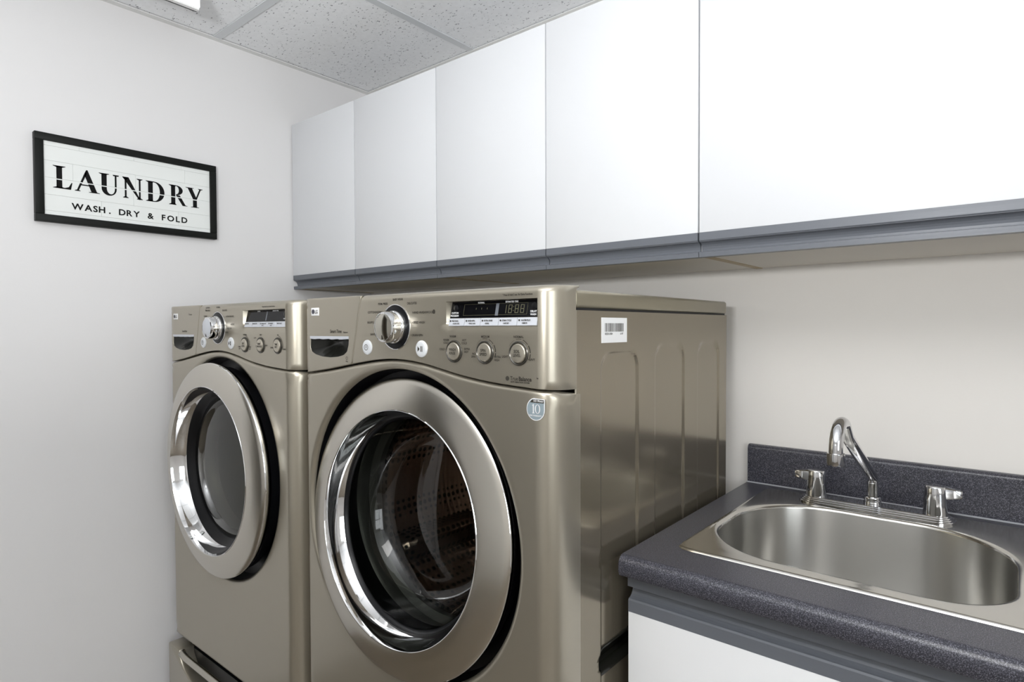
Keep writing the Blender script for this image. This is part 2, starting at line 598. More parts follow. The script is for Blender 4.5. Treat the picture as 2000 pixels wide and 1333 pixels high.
def upper_cabinet(x0, x1, seams, label, under):
    t = thing('wall_cabinet', ((x0 + x1) / 2, 0.0, 1.406), label, 'cabinet', 'white wall cabinets over the machines and sink')
    g = 0.0012
    mb = MB()
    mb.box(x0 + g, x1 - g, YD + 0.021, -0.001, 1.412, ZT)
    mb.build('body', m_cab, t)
    # underside panel and grey bottom rail
    MB().box(x0 + g, x1 - g, YD + 0.019, -0.001, 1.409, 1.4119).build('underside', under, t)
    MB().box(x0 + g, x0 + 0.017, YD + 0.019, -0.001, 1.4076, 1.4089).build('edge_band', m_edge, t)
    rail = [(YD + 0.0025, 1.4068), (YD + 0.0015, 1.4162), (YD + 0.006, 1.4175), (YD + 0.021, 1.4175), (YD + 0.021, 1.4068)]
    for a, b in zip(seams, seams[1:]):
        MB().prism_x(rail, a + 0.0006, b - 0.0006).build('bottom_rail', m_grey, t)
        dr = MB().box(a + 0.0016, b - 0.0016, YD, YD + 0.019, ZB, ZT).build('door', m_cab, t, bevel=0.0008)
        prof = [(YD, ZB), (YD, 1.4395), (YD + 0.002, 1.4372)]
        for k in range(7):
            u = k / 6
            prof.append((YD + 0.002 + 0.0145 * math.sin(u * PI / 2), 1.4368 - 0.0175 * (1 - math.cos(u * PI / 2)) - 0.0008 * u))
        prof += [(YD + 0.019, 1.4185), (YD + 0.019, ZB)]
        MB().prism_x(prof, a + 0.0016, b - 0.0016).build('handle', m_grey, dr)
    return t


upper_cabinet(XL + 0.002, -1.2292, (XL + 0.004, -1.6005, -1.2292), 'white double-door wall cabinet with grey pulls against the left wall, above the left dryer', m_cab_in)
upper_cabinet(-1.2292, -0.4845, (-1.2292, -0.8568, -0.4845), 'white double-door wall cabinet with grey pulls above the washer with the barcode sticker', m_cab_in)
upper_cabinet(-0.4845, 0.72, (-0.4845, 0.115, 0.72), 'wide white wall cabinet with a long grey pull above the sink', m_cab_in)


# ================================================================= LAUNDRY MACHINES
YFM, YSEAM, YBK = -0.779, -0.726, -0.110
HW = 0.337
ZBASE, ZLID0, ZLID1, ZTOP = 0.378, 1.299, 1.327, 1.333
CA, CB = 0.034, 0.053
SEAM = smooth_tab([(-0.337, 1.1735), (-0.31, 1.1755), (-0.235, 1.1850), (-0.151, 1.1985), (-0.099, 1.2063), (-0.060, 1.2105), (-0.020, 1.2122), (0.019, 1.2107), (0.059, 1.2063),
                   (0.097, 1.1996), (0.146, 1.1908), (0.2026, 1.1838), (0.24, 1.1808), (0.29, 1.178), (0.337, 1.1755)], 4)


def cdrop(x):
    d = HW - abs(x)
    if d >= CA:
        return 0.0
    d = max(d, 0.0)
    return CB * (1 - math.sqrt(max(0.0, 1 - ((CA - d) / CA) ** 2)))


def circle(cx, cz, r, n, a0=0.0):
    return [(cx + r * math.cos(a0 + 2 * PI * k / n), cz + r * math.sin(a0 + 2 * PI * k / n)) for k in range(n)]


def ray_outline(poly, cx, cz, ang):
    """point where the ray from (cx, cz) at angle ang meets the closed polygon"""
    dx, dz = math.cos(ang), math.sin(ang)
    best = None
    for (x0, z0), (x1, z1) in zip(poly, poly[1:] + poly[:1]):
        ex, ez = x1 - x0, z1 - z0
        den = dx * ez - dz * ex
        if abs(den) < 1e-12:
            continue
        t = ((x0 - cx) * ez - (z0 - cz) * ex) / den
        s = ((x0 - cx) * dz - (z0 - cz) * dx) / den
        if t > 0 and -1e-9 <= s <= 1 + 1e-9 and (best is None or t > best):
            best = t
    return (cx + dx * best, cz + dz * best)


def shell(cx, poly, inner_c, inner_pts, ts, lip, edge, X, back):
    """plate between a hole outline and an outer outline; lip rolls into the hole, edge rolls back at the outer outline"""
    mb = MB()
    rows = []
    for (ix, iz) in inner_pts:
        ang = math.atan2(iz - inner_c[1], ix - inner_c[0])
        ox, oz = ray_outline(poly, inner_c[0], inner_c[1], ang)
        ux, uz = math.cos(ang), math.sin(ang)
        row = []
        for k in range(5):                                        # lip
            a = PI / 2 * k / 5
            row.append((ix + ux * lip * (1 - math.cos(a)), iz + uz * lip * (1 - math.cos(a)), lip * (1 - math.sin(a))))
        sx_, sz_ = ix + ux * lip, iz + uz * lip
        ex, ez = ox - ux * edge, oz - uz * edge
        for tt in ts:
            row.append((lerp(sx_, ex, tt), lerp(sz_, ez, tt), 0.0))
        for k in range(1, 5):
            a = PI / 2 * k / 4
            row.append((ox - ux * edge * (1 - math.sin(a)), oz - uz * edge * (1 - math.sin(a)), edge * (1 - math.cos(a))))
        row.append((ox, oz, back))
        rows.append([(X + p[0], YFM + min(cdrop(p[0]) + p[2], YSEAM - YFM + 0.012), p[1]) for p in row])
    mb.grid(rows, True, close_u=True)
    return mb


def make_machine(kind, X, label):
    W_ = kind == 'washer'
    t = thing('washing_machine' if W_ else 'dryer', (X, -0.45, ZBASE), label, 'washer' if W_ else 'dryer')
    DX, DZ = (-0.0190, 0.9085) if W_ else (-0.0120, 0.9135)
    HX, HZ = -0.0170, 0.9115
    tilt = 0.078 if W_ else 0.0
    yo = -0.7780 if W_ else -0.8060

    # ---- cabinet sheet
    mb = MB()
    mb.box(X - HW + 0.001, X - HW + 0.004, YSEAM + 0.002, YBK, ZBASE, ZLID0 - 0.002)
    mb.box(X - HW + 0.001, X + HW - 0.004, YBK - 0.004, YBK, ZBASE, ZLID0 - 0.002)
    mb.box(X - HW + 0.004, X + HW - 0.006, YSEAM + 0.012, YBK, ZBASE, ZBASE + 0.01)
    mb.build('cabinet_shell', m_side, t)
    if W_:
        # ribbed side sheet with three pressed pads and the carrying grip
        pads = [(-0.651, -0.530, 1.2285), (-0.4615, -0.3386, 1.2365), (-0.268, -0.155, 1.2365)]

        def sd(y, z, y0, y1, z0, z1, r):
            cy, cz = (y0 + y1) / 2, (z0 + z1) / 2
            qy, qz = abs(y - cy) - (y1 - y0) / 2 + r, abs(z - cz) - (z1 - z0) / 2 + r
            return math.hypot(max(qy, 0), max(qz, 0)) + min(max(qy, qz), 0) - r

        def grip(y, z):
            return sd(y, z, -0.662, -0.50, 0.7050, 0.7455, 0.019)

        def depth(y, z):
            dd = 0.0
            for y0, y1, z1 in pads:
                s = sd(y, z, y0, y1, 0.47, z1, 0.030)
                u = min(max((0.004 - s) / 0.008, 0), 1)
                dd = max(dd, 0.0032 * u * u * (3 - 2 * u))
            s = grip(y, z)
            u = min(max((-0.001 - s) / 0.010, 0), 1)
            return dd + 0.022 * u * u * (3 - 2 * u)
        ys = set()
        for y0, y1, z1 in pads:
            for e in (y0, y1):
                for q in range(-6, 7):
                    ys.add(round(e + q * 0.0011, 5))
        k = YSEAM + 0.002
        while k < YBK:
            ys.add(round(k, 5))
            k += 0.008
        ys.add(YBK)
        ys = sorted(ys)
        zs = [ZBASE]
        while zs[-1] < ZLID0 - 0.005:
            z = zs[-1]
            zs.append(z + (0.0045 if (0.69 < z < 0.76 or 1.185 < z < 1.245) else 0.02))
        zs[-1] = ZLID0 - 0.003
        mb = MB()
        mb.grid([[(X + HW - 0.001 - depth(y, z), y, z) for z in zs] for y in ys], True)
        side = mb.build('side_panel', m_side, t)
        # dark liner of the grip
        mb = MB()
        gp = rounded_rect(-0.662, -0.50, 0.7050, 0.7455, 0.0192, 8)
        cy, cz = -0.581, 0.72525
        rows = []
        for (y, z) in gp:
            row = []
            ny = 1 if y < -0.6415 or y > -0.5205 else 0
            for ins, lift in ((-0.0035, -0.0050), (-0.0030, -0.0012), (-0.0012, -0.0002), (0.0010, -0.0010), (0.0035, -0.004), (0.0075, -0.0150), (0.0125, -0.0195)):
                # inset along the outline: shrink towards the spine of the slot
                sy = min(max(y, -0.662 + 0.0203), -0.50 - 0.0203)
                dy, dz = y - sy, z - cz
                L_ = math.hypot(dy, dz)
                k = (L_ - ins) / L_
                row.append((X + HW - 0.001 + lift, sy + dy * k, cz + dz * k))
            rows.append(row)
        mb.grid(rows, True, close_u=True)
        mb.add([r[-1] for r in rows], [tuple(range(len(rows)))])
        mb.build('carry_grip', m_darkgl, side)
        MB().tube([(X + HW - 0.0022, YSEAM + 0.0018, ZBASE + 0.02), (X + HW - 0.0022, YSEAM + 0.0018, ZLID0 - 0.003)], 0.0020, 12).build('front_flange', m_champ, side)
        # barcode label
        lab = MB().box(X + HW - 0.0012, X + HW - 0.0005, -0.652, -0.570, 1.2445, 1.2855).build('barcode_label', m_label, t)
        lab['label'] = 'white barcode sticker'
        mb = MB()
        y = -0.642
        rnd = random.Random(3)
        while y < -0.583:
            wd = rnd.choice([0.0006, 0.0009, 0.0014, 0.0018])
            mb.box(X + HW - 0.0005, X + HW - 0.0004, y, y + wd, 1.2625, 1.2765)
            y += wd + rnd.choice([0.0007, 0.0010, 0.0014])
        text(mb, '0020161804', 0.0048, (-0.642, 1.2575), 'x', X + HW - 0.0004)
        text(mb, '6147', 0.0048, (-0.583, 1.2575), 'x', X + HW - 0.0004, 'R')
        mb.build('barcode', m_ink, lab)['kind'] = 'stuff'
    else:
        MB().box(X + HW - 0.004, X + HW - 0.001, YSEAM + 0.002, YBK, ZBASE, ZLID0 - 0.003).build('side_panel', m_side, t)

    # ---- lid with dark shadow gap under it
    mb = MB()
    mb.box(X - HW + 0.0005, X + HW - 0.0005, YSEAM + 0.0015, YBK + 0.001, ZLID0, ZLID1)
    mb.build('lid', m_lid, t, bevel=0.0055, bsegs=3)
    MB().box(X - HW + 0.004, X + HW - 0.004, YSEAM + 0.004, YBK - 0.004, ZLID0 - 0.0035, ZLID0 + 0.001).build('lid_shadow_gap', m_dark, t)  # near-black slab painting the shade in the gap under the lid

    # ---- front cover with the round door recess
    seam = [(x, z - 0.0012) for x, z in SEAM]
    poly = [(-HW, ZBASE + 0.012), (HW, ZBASE + 0.012)] + list(reversed(seam))
    N = 220
    RH = 0.2830
    inner = circle(HX, HZ, RH, N)
    ts = [0, 0.1, 0.2, 0.3, 0.4, 0.5, 0.58, 0.65, 0.7, 0.75, 0.79, 0.83, 0.86, 0.89, 0.915, 0.94, 0.96, 0.98, 1]
    # for the corner rays the outline is far away: sample x evenly through the rounded corner too
    shell(X, poly, (HX, HZ), inner, ts, 0.011, 0.0085, X, 0.014).build('front_cover', m_champ, t)
    mb = MB()
    mb.lathe([(RH - 0.0005, YFM + 0.0125), (RH - 0.004, YFM + 0.05), (0.200, YFM + 0.055)], (X + HX, HZ), segs=96)
    mb.build('door_recess', m_blackp, t)

    # ---- control panel (right of the slanted joint) with the wedge shaped display pocket
    zr0, zr1 = 1.334, 1.199
    sp = lambda z: lerp(-0.1197, -0.1512, (zr0 - z) / (zr0 - zr1))
    px0, px1, pz0, pz1 = 0.1125, 0.3045, 1.2610, 1.3128
    e = 0.0006
    us = [('s', k / 12) for k in range(12)] + [('a', px0), ('a', px0 + 0.0035)] + [('a', lerp(px0 + 0.0035, px1 - 0.0008, k / 8)) for k in range(1, 9)] + [('a', px1)]
    us += [('a', HW - CA + CA * math.sin(PI / 2 * k / 10)) for k in range(0, 11) if HW - CA + CA * math.sin(PI / 2 * k / 10) > px1]
    rows_z = [1.218, 1.225, 1.235, 1.245, 1.255, pz0] + [lerp(pz0, pz1, k / 8) for k in range(1, 9)] + [pz1 + e, 1.318, 1.322]
    mb = MB()
    P = []
    for kind_u, val in us:
        col = []
        xx = val if kind_u == 'a' else None

        def xat(z):
            return xx if xx is not None else lerp(sp(z) + 0.0008, px0, val)
        x_s = xat(1.205)
        zs0 = interp(SEAM, x_s) + 0.0012
        col.append((x_s, YFM + cdrop(x_s) + 0.014, zs0))
        col.append((x_s, YFM + cdrop(x_s) + 0.001, zs0))
        col.append((x_s, YFM + cdrop(x_s), zs0 + 0.001))
        for k in (0.33, 0.66):
            z = lerp(zs0, 1.218, k)
            col.append((xat(z), YFM + cdrop(xat(z)), z))
        for z in rows_z:
            x = xat(z)
            y = YFM + cdrop(x)
            if px0 + 0.003 < x < px1 - 0.0003 and pz0 <= z <= pz1 + 1e-6:
                y += 0.0115 * (z - pz0) / (pz1 - pz0)
            col.append((x, y, z))
        for k in range(1, 7):
            a = PI / 2 * k / 6
            z = 1.322 + 0.011 * math.sin(a)
            x = xat(z)
            col.append((x, YFM + cdrop(x) + 0.014 * (1 - math.cos(a)), z))
        x = xat(ZTOP)
        col.append((x, max(YSEAM - 0.004, YFM + cdrop(x) + 0.0142), ZTOP))
        col.append((x, YSEAM + 0.008, ZTOP - 0.003))
        P.append([(X + p[0], min(p[1], YSEAM + 0.008), p[2]) for p in col])
    mb.grid(P, True)
    panel = mb.build('control_panel', m_champ, t)

    # ---- drawer front on the left, with the scooped handle pocket
    def x_left(z):
        return sp(z) - 0.0008
    outl = [(-HW, 1.322)]
    sl = [(x, z + 0.0012) for x, z in SEAM if x < -0.1495]
    outl = [(-HW, SEAM[0][1] + 0.0012)] + sl[1:] + [(x_left(1.2002), 1.2002), (x_left(1.3325), 1.3325), (-HW, 1.3325)]
    pocket = [(-0.297, 1.2515), (-0.2985, 1.229), (-0.294, 1.2215), (-0.280, 1.2155), (-0.255, 1.2115), (-0.2275, 1.2105), (-0.200, 1.2125), (-0.180, 1.2165), (-0.169, 1.2235), (-0.164, 1.236), (-0.162, 1.2515)]
    pc = (-0.229, 1.235)
    pin = [ray_outline(pocket, pc[0], pc[1], 2 * PI * k / 96 + 0.01) for k in range(96)]
    ts2 = [0, 0.15, 0.3, 0.45, 0.6, 0.7, 0.78, 0.85, 0.91, 0.96, 1]
    dw = shell(X, outl, pc, pin, ts2, 0.0015, 0.003, X, 0.012).build('dispenser_drawer', m_champ, t)
    dw['label'] = 'drawer front with a scooped dark pocket' if W_ else 'flat drawer front with a scooped dark pocket'
    rows = []
    for (x, z) in pin:
        row = []
        for k in range(7):
            u = k / 6
            row.append((X + lerp(x, pc[0], u * 0.99), YFM + 0.0015 + 0.022 * math.sin(u * PI / 2), lerp(z, pc[1] + 0.006, u)))
        rows.append(row)
    MB().grid(rows, True, close_u=True).build('pocket', m_darkgl, dw)
    mb = MB()
    lipz = [(-0.2975, 1.2535), (-0.1615, 1.2535), (-0.1625, 1.2480)]
    lipz += [(lerp(-0.1625, -0.297, k / 14), 1.2476 + 0.0007 * math.sin(k * 1.9)) for k in range(1, 15)]  # wavy lower edge stands in for reflections along the lip
    mb.plate_y([(X + x, z) for x, z in lipz], YFM - 0.0012, YFM + 0.006)
    mb.build('handle', m_key, dw)
    lg = MB().box(X - 0.2915, X - 0.2640, YFM - 0.0014, YFM + 0.001, 1.2958, 1.3124).build('badge', m_label, dw, bevel=0.0008)
    mb = MB()
    mb.plate_y(circle(X - 0.2838, 1.3042, 0.0050, 24), YFM - 0.0017, YFM - 0.001)
    dot = mb.build('badge_emblem', m_ink_red, dw)
    mb = MB()
    text(mb, 'LG', 0.0105, (X - 0.2772, 1.3004), 'y', YFM - 0.0017, 'L', 0.85, bold=0.0003)
    mb.build('badge_lettering', m_ink, dw)
    mb = MB()
    if W_:
        text(mb, 'Smart Time', 0.0098, (X - 0.2245, 1.2602), 'y', YFM - 0.0004, 'L', 0.86)
        text(mb, 'Dispenser', 0.0042, (X - 0.1795, 1.2602), 'y', YFM - 0.0004, 'L', 0.9)
        for q in range(16):
            a0, a1 = 2 * PI * q / 16, 2 * PI * (q + 1) / 16
            cx, cz = X - 0.1685, 1.2105
            mb.add([(cx + 0.0032 * math.cos(a0), YFM - 0.0004, cz + 0.0032 * math.sin(a0)), (cx + 0.0032 * math.cos(a1), YFM - 0.0004, cz + 0.0032 * math.sin(a1)),
                    (cx + 0.0024 * math.cos(a1), YFM - 0.0004, cz + 0.0024 * math.sin(a1)), (cx + 0.0024 * math.cos(a0), YFM - 0.0004, cz + 0.0024 * math.sin(a0))], [(0, 1, 2, 3)])
        text(mb, 'PULL', 0.0034, (X - 0.1685, 1.2030), 'y', YFM - 0.0004, 'C')
    else:
        text(mb, 'Tromm', 0.0066, (X - 0.1720, 1.3060), 'y', YFM - 0.0004, 'R', 1.0)
        text(mb, 'SteamDryer', 0.0078, (X - 0.2365, 1.2605), 'y', YFM - 0.0004, 'L', 0.86)
    mb.build('lettering', m_ink, dw)['kind'] = 'stuff'

    # ---- big programme knob
    kx, kz = X - 0.0195, 1.2715
    kn = MB().lathe([(0.0, YFM - 0.0010), (0.0385, YFM - 0.0010), (0.0400, YFM - 0.0004), (0.0402, YFM + 0.002)], (kx, kz), segs=64).build('programme_knob', m_blackp, t)
    MB().lathe([(0.0395, YFM - 0.0010), (0.0401, YFM - 0.0018), (0.0412, YFM - 0.0014), (0.0416, YFM + 0.001)], (kx, kz), segs=64).build('knob_rim', m_chrome, kn)
    mb = MB().lathe([(0.0300, YFM - 0.001), (0.0302, YFM - 0.006), (0.0290, YFM - 0.0085), (0.0272, YFM - 0.0095), (0.0268, YFM - 0.012), (0.0282, YFM - 0.0135),
                     (0.0280, YFM - 0.024), (0.0268, YFM - 0.0278), (0.0245, YFM - 0.0290), (0.0236, YFM - 0.0286)], (kx, kz), segs=64)
    mb.build('knob_body', m_chrome, kn)
    MB().lathe([(0.0236, YFM - 0.0286), (0.020, YFM - 0.0300), (0.012, YFM - 0.0318), (0.0, YFM - 0.0325)], (kx, kz), segs=64).build('knob_cap', m_cap if W_ else m_key, kn)
    MB().box(kx - 0.0012, kx + 0.0012, YFM - 0.0312, YFM - 0.0295, kz - 0.0222, kz - 0.0135).build('pointer', m_ink, kn)

    # ---- power and start buttons
    for name, bx_, r in (('power_button', X - 0.1018, 0.0132), ('start_button', X + 0.0512, 0.0138)):
        b = MB().lathe([(r + 0.0012, YFM + 0.001), (r + 0.0008, YFM - 0.0016), (r - 0.001, YFM - 0.0030), (r * 0.6, YFM - 0.0034), (0.0, YFM - 0.0036)], (bx_, 1.2332), segs=40).build(name, m_btnw, t)
        mb = MB()
        yy = YFM - 0.0039
        if name == 'power_button':
            for q in range(24):
                a0, a1 = 2 * PI * q / 24, 2 * PI * (q + 1) / 24
                pts = []
                for rr, a in ((0.0058, a0), (0.0058, a1), (0.0047, a1), (0.0047, a0)):
                    pts.append((bx_ + rr * math.cos(a), yy, 1.2332 + rr * math.sin(a)))
                mb.add(pts, [(0, 1, 2, 3)])
            mb.box(bx_ - 0.0006, bx_ + 0.0006, yy, yy + 0.0004, 1.2316, 1.2362)
        else:
            mb.plate_y([(bx_ - 0.0068, 1.2285), (bx_ - 0.0020, 1.2330), (bx_ - 0.0068, 1.2376)], yy, yy + 0.0004)
            mb.box(bx_ + 0.0004, bx_ + 0.0018, yy, yy + 0.0004, 1.2282, 1.2380).box(bx_ + 0.0036, bx_ + 0.0050, yy, yy + 0.0004, 1.2282, 1.2380)
        mb.build('symbol', m_ink, b)['kind'] = 'stuff'

    # ---- option buttons
    caps = (('WASH', 'RINSE'), ('SPIN', 'SPEED'), ('SOIL', 'LEVEL')) if W_ else (('DRY', 'LEVEL'), ('TEMP.', 'CONTROL'), ('TIME', 'DRY'))
    bxs = (0.1313, 0.2002, 0.2690) if W_ else (0.1210, 0.1962, 0.2725)
    for (c1, c2), q in zip(caps, bxs):
        b = MB().lathe([(0.0188, YFM + 0.001), (0.0186, YFM - 0.0014), (0.0172, YFM - 0.0022), (0.0150, YFM - 0.0008), (0.0146, YFM + 0.0012)], (X + q, 1.2308), segs=48).build('option_button', m_btnring, t)
        MB().lathe([(0.0145, YFM + 0.0012), (0.0144, YFM - 0.0030), (0.0134, YFM - 0.0040), (0.008, YFM - 0.0046), (0.0, YFM - 0.0048)], (X + q, 1.2308), segs=48).build('button_cap', m_btn, b)
        mb = MB()
        text(mb, c1, 0.0064, (X + q, 1.2316), 'y', YFM - 0.0052, 'C', 0.9)
        text(mb, c2, 0.0064, (X + q, 1.2256), 'y', YFM - 0.0052, 'C', 0.9)
        mb.build('button_lettering', m_ink, b)['kind'] = 'stuff'

    # ---- display in its pocket
    def ypk(z, lift=0.0006):
        return YFM + 0.0115 * (z - pz0) / (pz1 - pz0) - lift

    def tilted(mb, x0, x1, z0, z1, lift=0.0006, th=0.001):
        v = []
        for dy in (0.0, th):
            for (x, z) in ((x0, z0), (x1, z0), (x1, z1), (x0, z1)):
                v.append((X + x, ypk(z, lift) + dy, z))
        return mb.add(v, [(0, 1, 2, 3), (4, 7, 6, 5), (0, 4, 5, 1), (1, 5, 6, 2), (2, 6, 7, 3), (3, 7, 4, 0)])
    scr = tilted(MB(), 0.1165, 0.3035, 1.2858, 1.3125).build('display', m_screen, t)
    if W_:
        mb = MB()
        for (x0, x1, z0, z1) in ((0.1465, 0.2155, 1.3076, 1.3080), (0.1465, 0.2155, 1.2898, 1.2902), (0.1465, 0.1469, 1.2898, 1.308), (0.2225, 0.2800, 1.3076, 1.308), (0.2225, 0.2800, 1.2898, 1.2902), (0.2796, 0.2800, 1.2898, 1.308)):
            tilted(mb, x0, x1, z0, z1, 0.0010, 0.0003)
        for q in range(3):
            tilted(mb, 0.1735 + q * 0.012, 0.1743 + q * 0.012, 1.299, 1.302, 0.0010, 0.0003)
        # four unlit seven-segment digits 18:88

        def seg(x, z, on):
            w_, h_, s_ = 0.0072, 0.0132, 0.0011
            R = {'a': (0, w_, h_ - s_, h_), 'g': (0, w_, h_ / 2 - s_ / 2, h_ / 2 + s_ / 2), 'd': (0, w_, 0, s_), 'f': (0, s_, h_ / 2, h_), 'e': (0, s_, 0, h_ / 2), 'b': (w_ - s_, w_, h_ / 2, h_), 'c': (w_ - s_, w_, 0, h_ / 2)}
            for c in on:
                a = R[c]
                tilted(mb, x + a[0], x + a[1], z + a[2], z + a[3], 0.0010, 0.0003)
        seg(0.2310, 1.2922, 'bc')
        for q in (0.2425, 0.2555, 0.2665):
            seg(q, 1.2922, 'abcdefg')
        for z in (1.2955, 1.3015):
            tilted(mb, 0.2518, 0.2530, z, z + 0.0012, 0.0010, 0.0003)
        mb.build('segments', m_seg, scr)['kind'] = 'stuff'
        tilted(MB(), 0.2160, 0.2222, 1.2888, 1.3082, 0.0009, 0.0003).build('divider', m_grey, scr)
        mb = MB()
        tx = lambda s, sz, x, z: text(mb, s, sz, (X + x, z), 'y', ypk(z + sz * 0.4, 0.0016), 'C', 0.95)
        tx('NORMAL', 0.0036, 0.1840, 1.3088)
        tx('ESTIMATED TIME', 0.0036, 0.2480, 1.3088)
        tx('CUSTOM', 0.0042, 0.1275, 1.2928)
        tx('PROGRAM', 0.0042, 0.1275, 1.2882)
        tx('DELAY', 0.0042, 0.2930, 1.2928)
        tx('WASH', 0.0042, 0.2930, 1.2882)
        mb.build('display_lettering', m_inkw, scr)['kind'] = 'stuff'
        for q in (0.1290, 0.2935):
            MB().lathe([(0.0058, ypk(1.302)), (0.0054, ypk(1.302) - 0.0018), (0.003, ypk(1.302) - 0.0026), (0.0, ypk(1.302) - 0.0028)], (X + q, 1.3022), segs=24).build('round_key', m_blackp, scr)
        names = (('PRE WASH', 'DOOR LOCK'), ('RINSE+SPIN', 'CHILD LOCK'), ('EXTRA RINSE', 'SIGNAL'), ('STAIN CYCLE', 'SANITARY'), ('WATER PLUS', 'REMOTE'))
    else:
        tilted(MB(), 0.2085, 0.2130, 1.2880, 1.3090, 0.0009, 0.0003).build('divider', m_grey, scr)
        mb = MB()
        tx = lambda s, sz, x, z: text(mb, s, sz, (X + x, z), 'y', ypk(z + sz * 0.4, 0.0016), 'C', 0.95)
        tx('DRYING', 0.0036, 0.1720, 1.3088)
        tx('ESTIMATED TIME', 0.0036, 0.2480, 1.3088)
        tx('MORE', 0.0040, 0.2935, 1.2900)
        mb.build('display_lettering', m_inkw, scr)['kind'] = 'stuff'
        names = (('LESS TIME', ''), ('MORE TIME', ''), ('WRINKLE CARE', 'SIGNAL'), ('DAMP DRY', 'SIGNAL'), ('EASY IRON', ''))
        MB().lathe([(0.0058, ypk(1.302)), (0.0054, ypk(1.302) - 0.0018), (0.003, ypk(1.302) - 0.0026), (0.0, ypk(1.302) - 0.0028)], (X + 0.2925, 1.3022), segs=24).build('round_key', m_blackp, scr)
    edges = (0.1165, 0.1530, 0.1885, 0.2265, 0.2640, 0.3030)
    for q, (a, b) in enumerate(zip(edges, edges[1:])):
        ky = tilted(MB(), a + 0.0004, b - 0.0004, 1.2730, 1.2852, 0.0020, 0.0024).build('option_key', m_key, t)
        mb = MB()
        z0 = 1.2798
        for dy_ in (0.0,):
            mb.plate_y(circle(X + a + 0.0045, z0 + 0.0012, 0.0015, 12), ypk(z0, 0.0027), ypk(z0, 0.0024))
        text(mb, names[q][0], 0.0036, (X + a + 0.0080, z0), 'y', ypk(z0, 0.0028), 'L', 0.85)
        if names[q][1]:
            text(mb, '\u2022 ' + names[q][1], 0.0030, (X + a + 0.0100, z0 - 0.0042), 'y', ypk(z0 - 0.004, 0.0028), 'L', 0.8)
        mb.build('key_lettering', m_ink, ky)['kind'] = 'stuff'

    # ---- printing on the panel
    mb = MB()
    yy = YFM - 0.0004
    P_ = lambda s, sz, x, z, al='L', k=0.92: text(mb, s, sz, (X + x, z), 'y', yy, al, k)
    if W_:
        P_('BABY WEAR', 0.0056, -0.0258, 1.3195)
        P_('PERM. PRESS', 0.0056, -0.0685, 1.3125)
        P_('DELICATES', 0.0056, 0.0139, 1.3115)
        P_('COTTON/NORMAL', 0.0056, -0.1000, 1.2975, k=0.95)
        P_('HAND WASH/WOOL', 0.0056, 0.0277, 1.2950, k=1.0)
        P_('BULKY/LARGE', 0.0056, -0.1012, 1.2784)
        P_('\u2022 SPEED WASH', 0.0056, 0.0265, 1.2774)
        P_('SANITARY', 0.0056, -0.0927, 1.2560)
        P_('\u2022 DRAIN+SPIN', 0.0056, 0.0225, 1.2552)
        mb.plate_y([(X + 0.0800, 1.2940), (X + 0.0850, 1.2940), (X + 0.0858, 1.2985), (X + 0.0840, 1.3010), (X + 0.0810, 1.3010), (X + 0.0792, 1.2985)], yy, yy + 0.0003)
        P_('* Press & Hold 3 sec. for Extra Functions', 0.0043, 0.2368, 1.3185, 'L', 0.82)
        P_('WARM', 0.0052, 0.1278, 1.2538, 'C')
        P_('WARM', 0.0048, 0.1120, 1.2478, 'C')
        P_('COLD', 0.0048, 0.1120, 1.2430, 'C')
        P_('HOT', 0.0048, 0.1545, 1.2478, 'C')
        P_('COLD', 0.0048, 0.1545, 1.2430, 'C')
        P_('COLD \u2022', 0.0048, 0.1110, 1.2322, 'R')
        P_('EXTRA', 0.0048, 0.1545, 1.2335, 'L', 0.85)
        P_('HOT', 0.0048, 0.1545, 1.2288, 'L')
        P_('MEDIUM', 0.0052, 0.2008, 1.2538, 'C')
        P_('NO', 0.0048, 0.1790, 1.2262, 'R')
        P_('SPIN', 0.0048, 0.1790, 1.2215, 'R')
        P_('EXTRA', 0.0048, 0.2198, 1.2225, 'L')
        P_('HIGH', 0.0048, 0.2198, 1.2175, 'L')
        P_('NORMAL', 0.0052, 0.2689, 1.2540, 'C')
        P_('LIGHT', 0.0048, 0.2480, 1.2235, 'R')
        P_('HEAVY', 0.0048, 0.2865, 1.2205, 'L')
        for cx in (0.2002, 0.2690):
            for a0, a1, wd in ((150, 112, 0.0003), (104, 76, 0.0007), (68, 38, 0.0011), (32, 2, 0.0018), (-2, -18, 0.0018), (165, 178, 0.0003)):
                pts = []
                for k in range(7):
                    a = math.radians(lerp(a0, a1, k / 6))
                    pts.append([(X + cx + (0.0212 + s * wd) * math.cos(a), yy, 1.2308 + (0.0212 + s * wd) * math.sin(a)) for s in (0, 1)])
                if abs(a1 - a0) > 14:
                    mb.grid(pts, False)
        # TrueBalance mark
        mb.plate_y(circle(X + 0.2463, 1.1918, 0.0036, 20), yy, yy + 0.0003)
        text(mb, 'True', 0.0088, (X + 0.2521, 1.1893), 'y', yy, 'L', 0.88)
        text(mb, 'Balance', 0.0088, (X + 0.2690, 1.1893), 'y', yy, 'L', 0.92, bold=0.0003)
        text(mb, 'TM', 0.0026, (X + 0.3025, 1.1935), 'y', yy, 'L')
        text(mb, 'ANTI VIBRATION SYSTEM', 0.0030, (X + 0.2525, 1.1858), 'y', yy, 'L', 1.08)
    else:
        P_('COTTON', 0.0056, -0.0870, 1.3220)
        P_('NORMAL', 0.0056, -0.0260, 1.3220, 'L')
        P_('PERM. PRESS', 0.0056, -0.0900, 1.3150)
        P_('DELICATES', 0.0056, 0.0060, 1.3135, 'L')
        P_('TOWELS', 0.0056, -0.1000, 1.3000)
        P_('ULTRA DELICATE', 0.0056, 0.0260, 1.2980, 'L')
        P_('\u2022 AIR DRY', 0.0056, 0.0470, 1.2780, 'L')
        P_('SPEED DRY', 0.0056, 0.0300, 1.2680, 'L')
